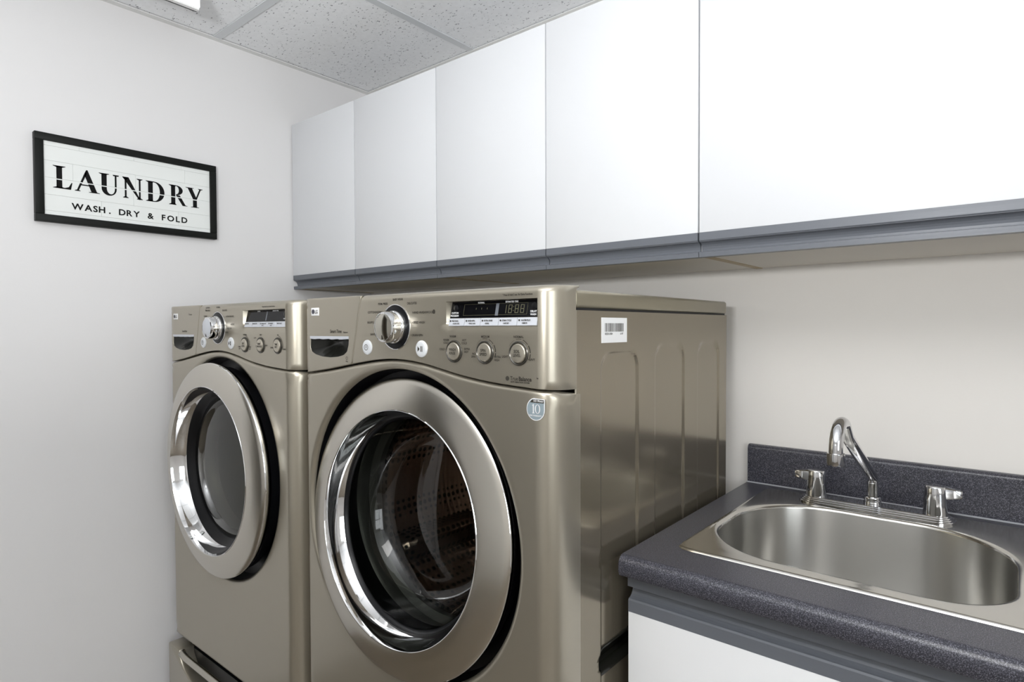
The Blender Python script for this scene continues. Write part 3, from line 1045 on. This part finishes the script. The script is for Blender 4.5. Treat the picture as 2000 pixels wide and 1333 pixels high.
        P_('MANUAL', 0.0056, 0.0170, 1.2585, 'L')
        P_('* Press & Hold 3 sec. for Extra Functions', 0.0043, 0.2030, 1.3185, 'L', 0.82)
        P_('NORMAL', 0.0052, 0.1225, 1.2530, 'C')
        P_('MED', 0.0052, 0.1975, 1.2530, 'C')
        P_('40', 0.0052, 0.2735, 1.2530, 'C')
        P_('DAMP', 0.0048, 0.0990, 1.2240, 'R')
        P_('DRY', 0.0048, 0.0990, 1.2190, 'R')
        P_('VERY', 0.0048, 0.1410, 1.2240, 'L')
        P_('DRY', 0.0048, 0.1410, 1.2190, 'L')
        P_('LOW', 0.0048, 0.1755, 1.2460, 'R')
        P_('HIGH', 0.0048, 0.2170, 1.2290, 'L')
        P_('20 MIN', 0.0048, 0.2530, 1.2240, 'R')
        P_('60 MIN', 0.0048, 0.2930, 1.2215, 'L')
        for cx in (0.1210, 0.2725):
            pts = []
            for k in range(13):
                a = math.radians(lerp(80, -20, k / 12))
                pts.append([(X + cx + (0.0212 + s * 0.0009) * math.cos(a), yy, 1.2308 + (0.0212 + s * 0.0009) * math.sin(a)) for s in (0, 1)])
            mb.grid(pts, False)
    mb.build('panel_lettering', m_ink, panel)['kind'] = 'stuff'
    if W_:
        # warm white lamp window beside the knob is only print; drop-shaped ten sticker on the cover
        cx, cz, r = X + 0.3008, 1.1486, 0.0168
        drop = [(cx + r, cz + r * 0.92)] + [(cx + r * math.cos(a), cz + r * math.sin(a)) for a in [PI / 2 * 1.15 + k * (2 * PI - PI / 2 * 1.15) / 30 for k in range(31)]]
        st = MB().plate_y(drop, YFM - 0.0003, YFM + 0.0005).build('warranty_sticker', m_label, t)
        st['label'] = 'round blue-grey sticker with the number 10'
        r2 = r - 0.0011
        inn = [(cx + r2, cz + r2 * 0.93)] + [(cx + r2 * math.cos(a), cz + r2 * math.sin(a)) for a in [PI / 2 * 1.15 + k * (2 * PI - PI / 2 * 1.15) / 30 for k in range(31)]]
        MB().plate_y(inn, YFM - 0.0005, YFM - 0.0002).build('sticker_face', m_sticker, st)
        MB().plate_y([(cx - 0.0100, cz + 0.0098), (cx + r2, cz + 0.0098), (cx + r2, cz + r2 * 0.93), (cx - 0.0038, cz + r2 * 0.955), (cx - 0.0072, cz + 0.0134)], YFM - 0.0007, YFM - 0.0004).build('sticker_band', m_ink, st)
        mb = MB()
        text(mb, 'DD Motor', 0.0045, (cx + 0.0060, cz + 0.0113), 'y', YFM - 0.0009, 'C', 0.95)
        # numerals with thick and thin strokes
        zz, hh = cz - 0.0062, 0.0138
        yy2 = YFM - 0.0009
        mb.plate_y([(cx - 0.0058, zz), (cx - 0.0018, zz), (cx - 0.0018, zz + 0.0008), (cx - 0.0029, zz + 0.0013), (cx - 0.0029, zz + hh), (cx - 0.0036, zz + hh), (cx - 0.0061, zz + hh - 0.0016),
                    (cx - 0.0061, zz + hh - 0.0022), (cx - 0.0047, zz + hh - 0.0022), (cx - 0.0047, zz + 0.0013), (cx - 0.0058, zz + 0.0008)], yy2, yy2 + 0.0003)
        ring = []
        for k in range(28):
            a = 2 * PI * k / 28
            ring.append([(cx + 0.0041 + 0.0050 * math.cos(a), yy2, zz + hh / 2 + hh / 2 * math.sin(a)), (cx + 0.0041 + 0.0030 * math.cos(a), yy2, zz + hh / 2 + (hh / 2 - 0.0007) * math.sin(a))])
        mb.grid(ring, False, close_u=True)
        text(mb, 'YEAR WARRANTY', 0.0032, (cx, cz - 0.0105), 'y', YFM - 0.0009, 'C', 0.9)
        mb.build('sticker_lettering', m_inkw, st)['kind'] = 'stuff'

    # ---- door
    C_ = (X + DX, DZ)
    L = lambda prof: [(r + 0.0043, yo + y) for r, y in prof]
    door = MB().lathe(L([(0.2640, 0.0005), (0.2610, -0.0018), (0.254, -0.0042), (0.244, -0.0072), (0.232, -0.0105), (0.220, -0.0132), (0.212, -0.0143), (0.2075, -0.0146)]), C_, segs=160, shear=tilt).build('door', m_ring, t)
    MB().lathe(L([(0.2610, 0.018), (0.2630, 0.014), (0.2650, 0.009), (0.2657, 0.005), (0.2653, 0.0018), (0.2640, 0.0005)]), C_, segs=160, shear=tilt).build('outer_trim', m_chrome, door)
    MB().lathe(L([(0.2610, 0.018), (0.2570, 0.024), (0.2540, 0.045), (0.196, 0.045)]), C_, segs=120, shear=tilt).build('door_back', m_blackp, door)
    MB().lathe(L([(0.2075, -0.0146), (0.2066, -0.0158), (0.2056, -0.0155), (0.2046, -0.0135), (0.2030, -0.004), (0.2000, 0.008), (0.1965, 0.018), (0.1935, 0.0225)]), C_, segs=160, shear=tilt).build('inner_trim', m_chrome, door)
    if W_:
        MB().lathe(L([(0.1935, 0.0225), (0.190, 0.020), (0.1865, 0.024), (0.1850, 0.030)]), C_, segs=120, shear=tilt).build('bowl_seal', m_blackp, door)
        MB().lathe(L([(0.1850, 0.028), (0.182, 0.045), (0.176, 0.065), (0.168, 0.085), (0.160, 0.098), (0.150, 0.107), (0.138, 0.111), (0.12, 0.110), (0.09, 0.106), (0.05, 0.102), (-0.0043, 0.100)]), C_, segs=120, shear=tilt).build('glass_bowl', m_glass, door)
        # rubber gasket and drum behind the glass
        MB().lathe([(0.262, YFM + 0.055), (0.236, YFM + 0.058), (0.222, YFM + 0.066), (0.214, YFM + 0.082), (0.216, YFM + 0.100), (0.205, YFM + 0.112), (0.208, YFM + 0.128), (0.222, YFM + 0.135)], C_, segs=96).build('door_gasket', m_gasket, t)
        dr = MB().lathe([(0.205, YFM + 0.140), (0.222, YFM + 0.136), (0.246, YFM + 0.150), (0.246, YFM + 0.42), (0.240, YFM + 0.432)], C_, segs=96).build('drum', m_drum, t)
        # embossed back wall of the drum
        rows = []
        for k in range(192):
            a = 2 * PI * k / 192
            row = []
            for q in range(41):
                r = 0.240 * (1 - q / 40)
                arm = max(0.0, math.cos(1.5 * a + 0.4)) ** 6
                rip = 0.0035 * math.sin(r * 300) * math.sin(a * round(6 + r * 90)) * (1 - arm)
                y = YFM + 0.432 - 0.020 * arm * min(1, (0.24 - r) / 0.03) + 0.012 * math.cos(r / 0.24 * PI * 2) + rip * min(1, r / 0.05)
                row.append((X + DX + r * math.cos(a), y, DZ + r * math.sin(a)))
            rows.append(row)
        MB().grid(rows, True, close_u=True).build('drum_back', m_drum, dr)
        for k in range(3):
            a = math.radians(95 + 120 * k)
            ca, sa = math.cos(a), math.sin(a)
            rows = []
            for q in range(9):
                u = q / 8
                y = YFM + 0.165 + 0.25 * u
                h = 0.055 * (1 - (2 * u - 1) ** 4 * 0.55)
                row = []
                for s_, hh in ((-0.040, 0.0), (-0.020, 0.6), (-0.008, 0.95), (0.0, 1.0), (0.008, 0.95), (0.020, 0.6), (0.040, 0.0)):
                    rr = 0.246 - h * hh
                    row.append((X + DX + rr * ca - s_ * sa, y, DZ + rr * sa + s_ * ca))
                rows.append(row)
            MB().grid(rows, True).build('paddle', m_drum, dr)
    else:
        MB().lathe(L([(0.1935, 0.0225), (0.191, 0.024), (0.184, 0.036), (0.178, 0.041), (0.174, 0.040)]), C_, segs=120, shear=tilt).build('glass_frame', m_blackp, door)
        MB().lathe(L([(0.1760, 0.041), (0.168, 0.035), (0.150, 0.029), (0.11, 0.022), (0.06, 0.017), (-0.0043, 0.015)]), C_, segs=120, shear=tilt).build('door_glass', m_glass_d, door)
        MB().lathe(L([(0.170, 0.046), (0.168, 0.075), (0.155, 0.090), (0.10, 0.100), (-0.0043, 0.104)]), C_, segs=96).build('inner_pan', m_drum_d, door)
    return t


m_drum_d = mat('dryer_inner_pan', (0.13, 0.13, 0.115), 0.35, metal=0.4)
make_machine('washer', -0.849, 'champagne front-loading washer beside the sink, nearest, with a barcode sticker on its ribbed side')
make_machine('dryer', -1.551, 'champagne front-loading dryer in the far left corner, standing on a drawer pedestal')


# ---- pedestals under the machines
def pedestal(X, label):
    t = thing('pedestal', (X, -0.45, 0.0), label, 'pedestal', 'champagne pedestals under the laundry machines')
    MB().box(X - HW + 0.004, X + HW - 0.004, YSEAM + 0.02, YBK, 0.03, 0.372).build('body', m_champ, t, bevel=0.004)
    for sx in (-1, 1):
        for y in (-0.66, -0.17):
            MB().lathe([(0.022, 0.0), (0.024, 0.01), (0.016, 0.014), (0.012, 0.032)], (X + sx * 0.28, y), axis='z', segs=20, cap0=True).build('foot', m_blackp, t)
    # drawer front with a smile-shaped cut-out below the grip bar
    z1 = 0.360
    top = [(-HW + 0.002, z1), (-HW + 0.075, z1)]
    dip = [(lerp(-HW + 0.080, HW - 0.080, k / 24), z1 - 0.020 - 0.075 * math.sin(PI * k / 24) ** 0.6) for k in range(25)]
    poly = [(-HW + 0.002, 0.045)] + top + dip + [(HW - 0.075, z1), (HW - 0.002, z1), (HW - 0.002, 0.045)]
    dr = MB().plate_y([(X + x, z) for x, z in poly], YFM - 0.012, YFM + 0.03).build('drawer', m_champ, t, bevel=0.004)
    path = [(X - HW + 0.062, YFM + 0.035, 0.349), (X - HW + 0.066, YFM + 0.005, 0.3495), (X - HW + 0.080, YFM - 0.006, 0.350), (X - HW + 0.12, YFM - 0.009, 0.350)]
    path += [(2 * X - p[0], p[1], p[2]) for p in reversed(path)]
    MB().tube(path, 0.009, 14).build('handle', m_ring, dr)
    MB().box(X - HW + 0.03, X + HW - 0.03, YFM + 0.028, YFM + 0.05, 0.20, 0.352).build('grip_recess', m_blackp, dr)
    return t


pedestal(-0.849, 'champagne pedestal under the washer beside the sink cabinet')
pedestal(-1.551, 'champagne drawer pedestal with a curved grip under the far dryer')


# ================================================================= WALL SIGN
def sign():
    t = thing('wall_sign', (XL, -0.837, 1.5505), 'black framed laundry sign with lettering on white planks, hanging on the left wall', 'sign')
    xf = XL + 0.021
    y0, y1, z0, z1 = -1.0680, -0.6075, 1.5508, 1.7805
    fw = 0.0190
    for (a, b, c, d_) in ((y0, y1, z1 - fw, z1), (y0, y1, z0, z0 + fw), (y0, y0 + fw, z0 + fw, z1 - fw), (y1 - fw, y1, z0 + fw, z1 - fw)):
        MB().box(XL + 0.001, xf, a, b, c, d_).build('frame_bar', m_frame, t, bevel=0.0012)
    yi0, yi1, zi0, zi1 = y0 + fw, y1 - fw, z0 + fw, z1 - fw
    MB().box(XL + 0.002, XL + 0.012, yi0 - 0.002, yi1 + 0.002, zi0 - 0.002, zi1 + 0.002).build('backing', m_grid, t)
    zl = [zi0, 1.5808, 1.6226, 1.6670, 1.7113, 1.7500, zi1]
    cuts = [[], [-0.92, -0.72], [-0.84], [-0.985, -0.835], [-0.70], [-0.97, -0.838, -0.71], []]
    g = 0.00022
    for k in range(6):
        e = [yi0] + [c for c in cuts[k]] + [yi1]
        for a, b in zip(e, e[1:]):
            MB().box(XL + 0.012, XL + 0.0150 + random.uniform(-0.0002, 0.0002), a + g, b - g, zl[k] + g, zl[k + 1] - g).build('plank', m_plank, t)
    xs = XL + 0.0157
    # ---- LAUNDRY in tall serif capitals, cut through by the plank joint
    zb, zt = 1.6420, 1.7010
    H = zt - zb
    mb = MB()

    def letter():
        nonlocal mb
        mb.build('letter', m_signink, t)
        mb = MB()

    def poly(pts):
        """polygon in (y, z), split at the joint so that the stencil gap stays open"""
        for lo, hi in ((zb - 0.01, 1.6640), (1.6668, zt + 0.01)):
            q = clip(clip(pts, lo, 1), hi, -1)
            if len(q) > 2:
                mb.plate_x(q, xs - 0.0005, xs)

    def clip(pts, z, sgn):
        out = []
        for (a, b) in zip(pts, pts[1:] + pts[:1]):
            ia, ib = sgn * (a[1] - z) >= 0, sgn * (b[1] - z) >= 0
            if ia:
                out.append(a)
            if ia != ib:
                u = (z - a[1]) / (b[1] - a[1])
                out.append((lerp(a[0], b[0], u), z))
        return out

    def stem(x, w_, sl=0.005, sr=0.005, z0_=zb, z1_=zt, s=0.0026):
        poly([(x, z0_), (x + w_, z0_), (x + w_, z1_), (x, z1_)])
        for z, d in ((z0_, 1), (z1_, -1)):
            poly([(x - sl, z), (x + w_ + sr, z), (x + w_ + sr, z + d * s * 0.5), (x + w_, z + d * s * 1.6), (x, z + d * s * 1.6), (x - sl, z + d * s * 0.5)])
    # L
    stem(-1.0215, 0.0125, 0.0075, 0.0075)
    poly([(-1.010, zb), (-0.9900, zb), (-0.9865, zb + 0.0185), (-0.9885, zb + 0.0185), (-0.9945, zb + 0.0065), (-1.003, zb + 0.0030), (-1.010, zb + 0.0030)])
    letter()
    # A
    poly([(-0.9545, zt + 0.0005), (-0.9515, zt + 0.0005), (-0.9290, zb), (-0.9425, zb), (-0.9590, zt - 0.013)])
    poly([(-0.9545, zt + 0.0005), (-0.9580, zt - 0.007), (-0.9775, zb), (-0.9730, zb), (-0.9535, zt - 0.010)])
    poly([(-0.9680, zb + 0.0165), (-0.9460, zb + 0.0165), (-0.9460, zb + 0.0195), (-0.9665, zb + 0.0195)])
    for a, b in ((-0.9815, -0.9685), (-0.9485, -0.9235)):
        poly([(a, zb), (b, zb), (b, zb + 0.0013), ((a + b) / 2 + 0.003, zb + 0.003), ((a + b) / 2 - 0.003, zb + 0.003), (a, zb + 0.0013)])
    letter()
    # U
    stemw = 0.0125
    U = []
    poly([(-0.9190, zb + 0.018), (-0.9065, zb + 0.018), (-0.9065, zt), (-0.9190, zt)])
    poly([(-0.8868, zb + 0.018), (-0.8825, zb + 0.018), (-0.8825, zt), (-0.8868, zt)])
    for a, b in ((-0.9250, -0.9005), (-0.8915, -0.8765)):
        poly([(a, zt), (b, zt), (b, zt - 0.0013), ((a + b) / 2 + 0.006, zt - 0.0035), ((a + b) / 2 - 0.006, zt - 0.0035), (a, zt - 0.0013)])
    n = 12
    for k in range(n):
        a0, a1 = PI + PI * k / n, PI + PI * (k + 1) / n
        o = [(-0.90075 + 0.01825 * math.cos(a), zb + 0.018 + 0.0187 * math.sin(a)) for a in (a0, a1)]
        i_ = [(-0.8967 + 0.0098 * math.cos(a), zb + 0.018 + 0.0145 * math.sin(a)) for a in (a1, a0)]
        poly(o + i_)
    letter()
    # N
    stem(-0.8622, 0.0044, 0.0045, 0.005, z1_=zt - 0.002)
    stem(-0.8262, 0.0044, 0.0055, 0.0055, z0_=zb, z1_=zt)
    poly([(-0.8680, zt), (-0.8525, zt), (-0.8225, zb - 0.0006), (-0.8265, zb - 0.0006), (-0.8625, zt - 0.008), (-0.8680, zt - 0.0013)])
    letter()
    # D
    stem(-0.8020, 0.0125, 0.006, 0.001)
    n = 16
    for k in range(n):
        a0, a1 = PI / 2 - PI * k / n, PI / 2 - PI * (k + 1) / n
        o = [(-0.7855 + 0.0275 * max(math.cos(a), 0), zb + H / 2 + H / 2 * math.sin(a)) for a in (a0, a1)]
        i_ = [(-0.7855 + 0.0150 * max(math.cos(a), 0), zb + H / 2 + (H / 2 - 0.0025) * math.sin(a)) for a in (a1, a0)]
        poly(o + i_)
    poly([(-0.7905, zt - 0.0025), (-0.7855, zt - 0.0025), (-0.7855, zt), (-0.7905, zt)])
    poly([(-0.7905, zb), (-0.7855, zb), (-0.7855, zb + 0.0025), (-0.7905, zb + 0.0025)])
    letter()
    # R
    stem(-0.7395, 0.0115, 0.006, 0.003)
    n = 14
    zc_, hb = zb + 0.0445, 0.0145
    for k in range(n):
        a0, a1 = PI / 2 - PI * k / n, PI / 2 - PI * (k + 1) / n
        o = [(-0.7255 + 0.0190 * max(math.cos(a), 0), zc_ + hb * math.sin(a)) for a in (a0, a1)]
        i_ = [(-0.7255 + 0.0080 * max(math.cos(a), 0), zc_ + (hb - 0.0022) * math.sin(a)) for a in (a1, a0)]
        poly(o + i_)
    poly([(-0.7285, zt - 0.0023), (-0.7255, zt - 0.0023), (-0.7255, zt), (-0.7285, zt)])
    poly([(-0.7260, zb + 0.0300), (-0.7150, zb + 0.0300), (-0.6990, zb + 0.0020), (-0.6935, zb + 0.0012), (-0.6935, zb), (-0.7075, zb)])
    letter()
    # Y
    poly([(-0.6930, zt), (-0.6800, zt), (-0.6655, zb + 0.0260), (-0.6655, zb), (-0.6770, zb), (-0.6770, zb + 0.0255)])
    poly([(-0.6700, zb + 0.0255), (-0.6655, zb + 0.0255), (-0.6525, zt), (-0.6570, zt)])
    for a, b, z, s in ((-0.6980, -0.6745, zt, -1), (-0.6615, -0.6480, zt, -1), (-0.6830, -0.6595, zb, 1)):
        poly([(a, z), (b, z), (b, z + s * 0.0013), ((a + b) / 2 + 0.003, z + s * 0.0028), ((a + b) / 2 - 0.003, z + s * 0.0028), (a, z + s * 0.0013)])
    letter()
    SZ = 0.0232

    def word(s, ya, yb):
        """letters of a widely spaced word set evenly from ya to yb"""
        tmp = MB()
        text(tmp, s[0], SZ, (0, 0), 'x', 0, 'L')
        ws = []
        for c in s:
            q = MB()
            text(q, c, SZ, (0, 0), 'x', 0, 'L', 1.06)
            ws.append(max(p[1] for p in q.v))
        gap = (yb - ya - sum(ws)) / max(1, len(s) - 1)
        y = ya
        for c, w_ in zip(s, ws):
            mb = MB()
            text(mb, c, SZ, (y, 1.5913), 'x', xs, 'L', 1.06, bold=0.0006)
            mb.build('letter', m_signink, t)
            y += w_ + gap
    word('WASH', -0.9895, -0.9123)
    word('.', -0.9025, -0.8995)
    word('DRY', -0.8780, -0.8265)
    word('&', -0.8045, -0.7884)
    word('FOLD', -0.7665, -0.6955)


sign()


# ================================================================= SINK COUNTER
XC0, XC1 = -0.4945, 0.90
ZCT = 0.899
YCF = -0.6300


SX0, SX1, SY0, SY1 = -0.4390, 0.0480, -0.5400, -0.0560        # sink rim
top = thing('countertop', ((XC0 + XC1) / 2, -0.31, 0.866), 'dark speckled laminate countertop with rounded front edge and low backsplash', 'countertop')
# profile of the post-formed top: rolled front edge, cut open for the bowl
mb = MB()
front = [(YCF + 0.045, ZCT)]
for k in range(9):
    a = PI / 2 * k / 8
    front.append((YCF + 0.016 - 0.016 * math.sin(a), ZCT + 0.002 - 0.017 * (1 - math.cos(a)) - 0.002 * (1 - k / 8)))
front += [(YCF, 0.872), (YCF + 0.003, 0.8665), (YCF + 0.010, 0.8655), (YCF + 0.045, 0.8655)]
mb.prism_x(front, XC0, XC1, smooth=True)
mb.box(XC0, SX0 + 0.012, YCF + 0.045, -0.018, 0.8655, ZCT)
mb.box(SX1 - 0.012, XC1, YCF + 0.045, -0.018, 0.8655, ZCT)
mb.box(SX0 + 0.012, SX1 - 0.012, YCF + 0.045, SY0 + 0.012, 0.8655, ZCT)
mb.box(SX0 + 0.012, SX1 - 0.012, SY1 - 0.012, -0.018, 0.8655, ZCT)
mb.build('worktop', m_top, top, weld=False)
prof = [(-0.0185, ZCT - 0.03), (-0.0185, 0.979)]
for k in range(1, 7):
    a = PI / 2 * k / 6
    prof.append((-0.0185 + 0.010 * (1 - math.cos(a)), 0.979 + 0.010 * math.sin(a)))
prof += [(-0.001, 0.989), (-0.001, ZCT - 0.03)]
MB().prism_x(prof, XC0, XC1, smooth=True).build('backsplash', m_top, top)
MB().prism_x([(-0.0225, ZCT), (-0.0184, ZCT), (-0.0184, ZCT + 0.0022)], XC0, XC1).build('caulk_line', m_caulk, top)

# ---- drop-in sink
sink = thing('sink', ((SX0 + SX1) / 2, -0.30, 0.69), 'drop-in stainless steel sink with an oval bowl set in the dark countertop', 'sink')
BX0, BX1, BY0, BY1 = -0.4225, 0.0025, -0.5010, -0.1420
bcx, bcy = (BX0 + BX1) / 2, (BY0 + BY1) / 2
N = 144


def bowl_pt(ang, inset=0.0):
    """superellipse-like outline: long straight front and back, near-round ends"""
    hw, hd = (BX1 - BX0) / 2 - inset, (BY1 - BY0) / 2 - inset
    rb, rf, rl = 0.150 - inset * 0.6, 0.098 - inset * 0.4, 0.140 - inset * 0.5
    # wide round corners at the back, tighter ones in front
    pts = []
    for cx, cy, r, a0 in ((hw - rb, hd - rb, rb, 0), (-hw + rb, hd - rb, rb, 90), (-hw + rl, -hd + rl, rl, 180), (hw - rf, -hd + rf, rf, 270)):
        for k in range(13):
            a = math.radians(a0 + 90 * k / 12)
            pts.append((cx + r * math.cos(a), cy + r * math.sin(a)))
    return ray_outline(pts, 0, 0, ang)


rimrows, bowlrows = [], []
outer = rounded_rect(SX0 - bcx, SX1 - bcx, SY0 - bcy, SY1 - bcy, 0.020, 5)
for k in range(N):
    a = 2 * PI * k / N + 0.003
    ox, oy = ray_outline(outer, 0, 0, a)
    ix, iy = bowl_pt(a)
    ux, uy = math.cos(a), math.sin(a)
    L_ = math.hypot(ox - ix, oy - iy)
    row = [(ox, oy, ZCT + 0.0002), (ox - ux * 0.0015, oy - uy * 0.0015, ZCT + 0.0022), (ox - ux * 0.004, oy - uy * 0.004, ZCT + 0.0036), (ox - ux * 0.008, oy - uy * 0.008, ZCT + 0.0038)]
    for q in (0.3, 0.6):
        row.append((lerp(ox - ux * 0.008, ix + ux * 0.008, q), lerp(oy - uy * 0.008, iy + uy * 0.008, q), ZCT + 0.0030))
    row += [(ix + ux * 0.008, iy + uy * 0.008, ZCT + 0.0028), (ix + ux * 0.004, iy + uy * 0.004, ZCT + 0.0022), (ix + ux * 0.0012, iy + uy * 0.0012, ZCT + 0.0002), (ix, iy, ZCT - 0.0035)]
    rimrows.append([(bcx + p[0], bcy + p[1], p[2]) for p in row])
    br = [(ix, iy, ZCT - 0.0035)]
    for z, ins in ((0.88, 0.001), (0.84, 0.002), (0.79, 0.0035), (0.745, 0.006), (0.722, 0.011), (0.706, 0.023), (0.698, 0.040), (0.6955, 0.060)):
        px, py = bowl_pt(a, ins)
        br.append((px, py, z))
    for q in (0.6, 0.3):
        br.append((br[-1][0] * 0.55, br[-1][1] * 0.55, 0.6935 - 0.001 * (1 - q)))
    bowlrows.append([(bcx + p[0], bcy + p[1], p[2]) for p in br])
MB().grid(rimrows, True, close_u=True).build('rim', m_rim, sink)
bw = MB().grid(bowlrows, True, close_u=True).build('bowl', m_steel, sink)
MB().lathe([(0.050, 0.6942), (0.046, 0.6955), (0.040, 0.6945), (0.036, 0.688), (0.0, 0.686)], (bcx, bcy), axis='z', segs=40).build('drain', m_faucet, sink)

# ---- faucet
FX, FY, FZ = -0.2205, -0.1000, ZCT + 0.0030
fa = thing('faucet', (FX, FY, FZ), 'chrome two-handle faucet with a bent tube spout behind the sink bowl', 'faucet')
# stepped base plate
mb = MB()
for (dx, dy, z0, z1) in ((0.1360, 0.0360, FZ, FZ + 0.0045), (0.1330, 0.0320, FZ + 0.0045, FZ + 0.0075), (0.1300, 0.0270, FZ + 0.0075, FZ + 0.0100), (0.1265, 0.0215, FZ + 0.0100, FZ + 0.0122)):
    pts = rounded_rect(FX - dx, FX + dx, FY - dy, FY + dy, dy * 0.98, 8)
    inn = rounded_rect(FX - dx + 0.0012, FX + dx - 0.0012, FY - dy + 0.0012, FY + dy - 0.0012, dy * 0.98 - 0.0012, 8)
    mb.grid([[(p[0], p[1], z0) for p in pts], [(p[0], p[1], z1 - 0.0010) for p in pts], [(p[0], p[1], z1) for p in inn]], True, close_v=True)
    mb.add([(p[0], p[1], z1) for p in inn], [tuple(range(len(inn)))])
mb.build('base_plate', m_faucet, fa)
zt_ = FZ + 0.0120
mb = MB().lathe([(0.0155, zt_), (0.0160, zt_ + 0.003), (0.0150, zt_ + 0.0055), (0.0150, zt_ + 0.009), (0.0158, zt_ + 0.011), (0.0150, zt_ + 0.0145), (0.0112, zt_ + 0.0155)], (FX, FY), axis='z', segs=40)
mb.build('collar', m_faucet, fa)
ctrl = [(-0.100, 0.918), (-0.100, 0.945), (-0.1005, 0.958), (-0.104, 0.966), (-0.112, 0.9725), (-0.135, 0.984), (-0.19, 1.0095), (-0.25, 1.0385), (-0.31, 1.0680), (-0.345, 1.0850)]
cy, cz, r = -0.3800, 1.0705, 0.0420
path = [(FX, y, z) for y, z in ctrl]
cy_, cz_ = -0.386, 1.0730
for k in range(0, 13):
    a = math.radians(62 + k * (118 / 12))
    path.append((FX, cy_ + 0.0385 * math.cos(a), cz_ + 0.0385 * math.sin(a)))
path.append((FX, cy_ - 0.0388, 1.058))
MB().tube(path, 0.0103, 24).build('spout', m_faucet, fa)
MB().lathe([(0.0100, 1.069), (0.0128, 1.0685), (0.0130, 1.066), (0.0130, 1.053), (0.0122, 1.0495), (0.009, 1.0495), (0.0085, 1.052)], (FX, cy_ - 0.0388), axis='z', segs=32).build('aerator', m_faucet, fa)
for sx in (-1, 1):
    hx = FX + sx * 0.1035
    # fluted tapering cup
    rows = []
    for r0, z in ((0.0198, zt_ - 0.001), (0.0200, zt_ + 0.004), (0.0192, zt_ + 0.020), (0.0182, zt_ + 0.040), (0.0176, zt_ + 0.050), (0.0162, zt_ + 0.0532)):
        row = []
        for k in range(64):
            a = 2 * PI * k / 64
            fl = 1.0 - 0.035 * max(0.0, math.cos(a * 5)) ** 2 * (1 if z < zt_ + 0.045 else 0.3)
            row.append((hx + r0 * fl * math.cos(a), FY + r0 * fl * math.sin(a), z))
        rows.append(row)
    mb = MB().grid(rows, True, close_v=True)
    mb.add(rows[-1], [tuple(range(64))])
    h = mb.build('handle', m_faucet, fa)
    # flat lever growing out of the cup's top
    d = Vector((sx * 0.985, 0.17 * sx, 0)).normalized()
    nrm = Vector((-d.y, d.x, 0))
    rows = []
    for s, hw_, z0, z1 in ((0.006, 0.0120, 0.030, 0.0530), (0.016, 0.0105, 0.031, 0.0528), (0.026, 0.0088, 0.033, 0.0515), (0.037, 0.0078, 0.0345, 0.0500), (0.0405, 0.0062, 0.0360, 0.0490)):
        p = Vector((hx, FY, zt_)) + d * s
        rows.append([tuple(p + nrm * u * hw_ + Vector((0, 0, zz))) for u, zz in ((-1, z0 + 0.002), (-0.8, z0), (0.8, z0), (1, z0 + 0.002), (1, z1 - 0.002), (0.8, z1), (-0.8, z1), (-1, z1 - 0.002))])
    mb = MB().grid(rows, True, close_v=True)
    mb.add(rows[-1], [tuple(range(8))])
    mb.build('lever', m_faucet, h)

# ---- base cabinet below
bc = thing('base_cabinet', ((XC0 + XC1) / 2, -0.30, 0.0), 'white base cabinet with a grey pull strip under the sink countertop', 'cabinet')
YB = -0.600
MB().box(XC0 + 0.001, XC0 + 0.017, YB + 0.021, -0.002, 0.09, 0.8650).box(XC1 - 0.017, XC1, YB + 0.021, -0.002, 0.09, 0.8650).box(XC0 + 0.017, XC1 - 0.017, -0.012, -0.002, 0.09, 0.70) \
    .box(XC0 + 0.017, XC1 - 0.017, YB + 0.021, -0.012, 0.09, 0.108).box(XC0 + 0.017, XC1 - 0.017, YB + 0.021, YB + 0.037, 0.80, 0.8650).build('body', m_cab, bc)
MB().box(XC0 + 0.001, XC1, YB + 0.06, YB + 0.075, 0.0, 0.09).build('toe_kick', m_grey, bc)
MB().prism_x([(YB - 0.001, 0.8655), (YB - 0.001, 0.8405), (YB + 0.003, 0.8385), (YB + 0.020, 0.8385), (YB + 0.020, 0.8655)], XC0 + 0.001, XC1).build('top_rail', m_grey, bc)
seams = (XC0 + 0.0015, 0.205, XC1 - 0.001)
for a, b in zip(seams, seams[1:]):
    dr = MB().box(a, b - 0.003, YB, YB + 0.019, 0.10, 0.7975).build('door', m_cab_low, bc, bevel=0.0008)
    prof = [(YB, 0.7975), (YB, 0.8165), (YB + 0.0015, 0.8192)]
    for k in range(1, 7):
        u = k / 6
        prof.append((YB + 0.0015 + 0.0145 * math.sin(u * PI / 2), 0.8192 + 0.0155 * (1 - math.cos(u * PI / 2)) + 0.001 * u))
    prof += [(YB + 0.019, 0.8357), (YB + 0.019, 0.7975)]
    MB().prism_x(prof, a, b - 0.003).build('handle', m_grey, dr)

bpy.context.view_layer.update()
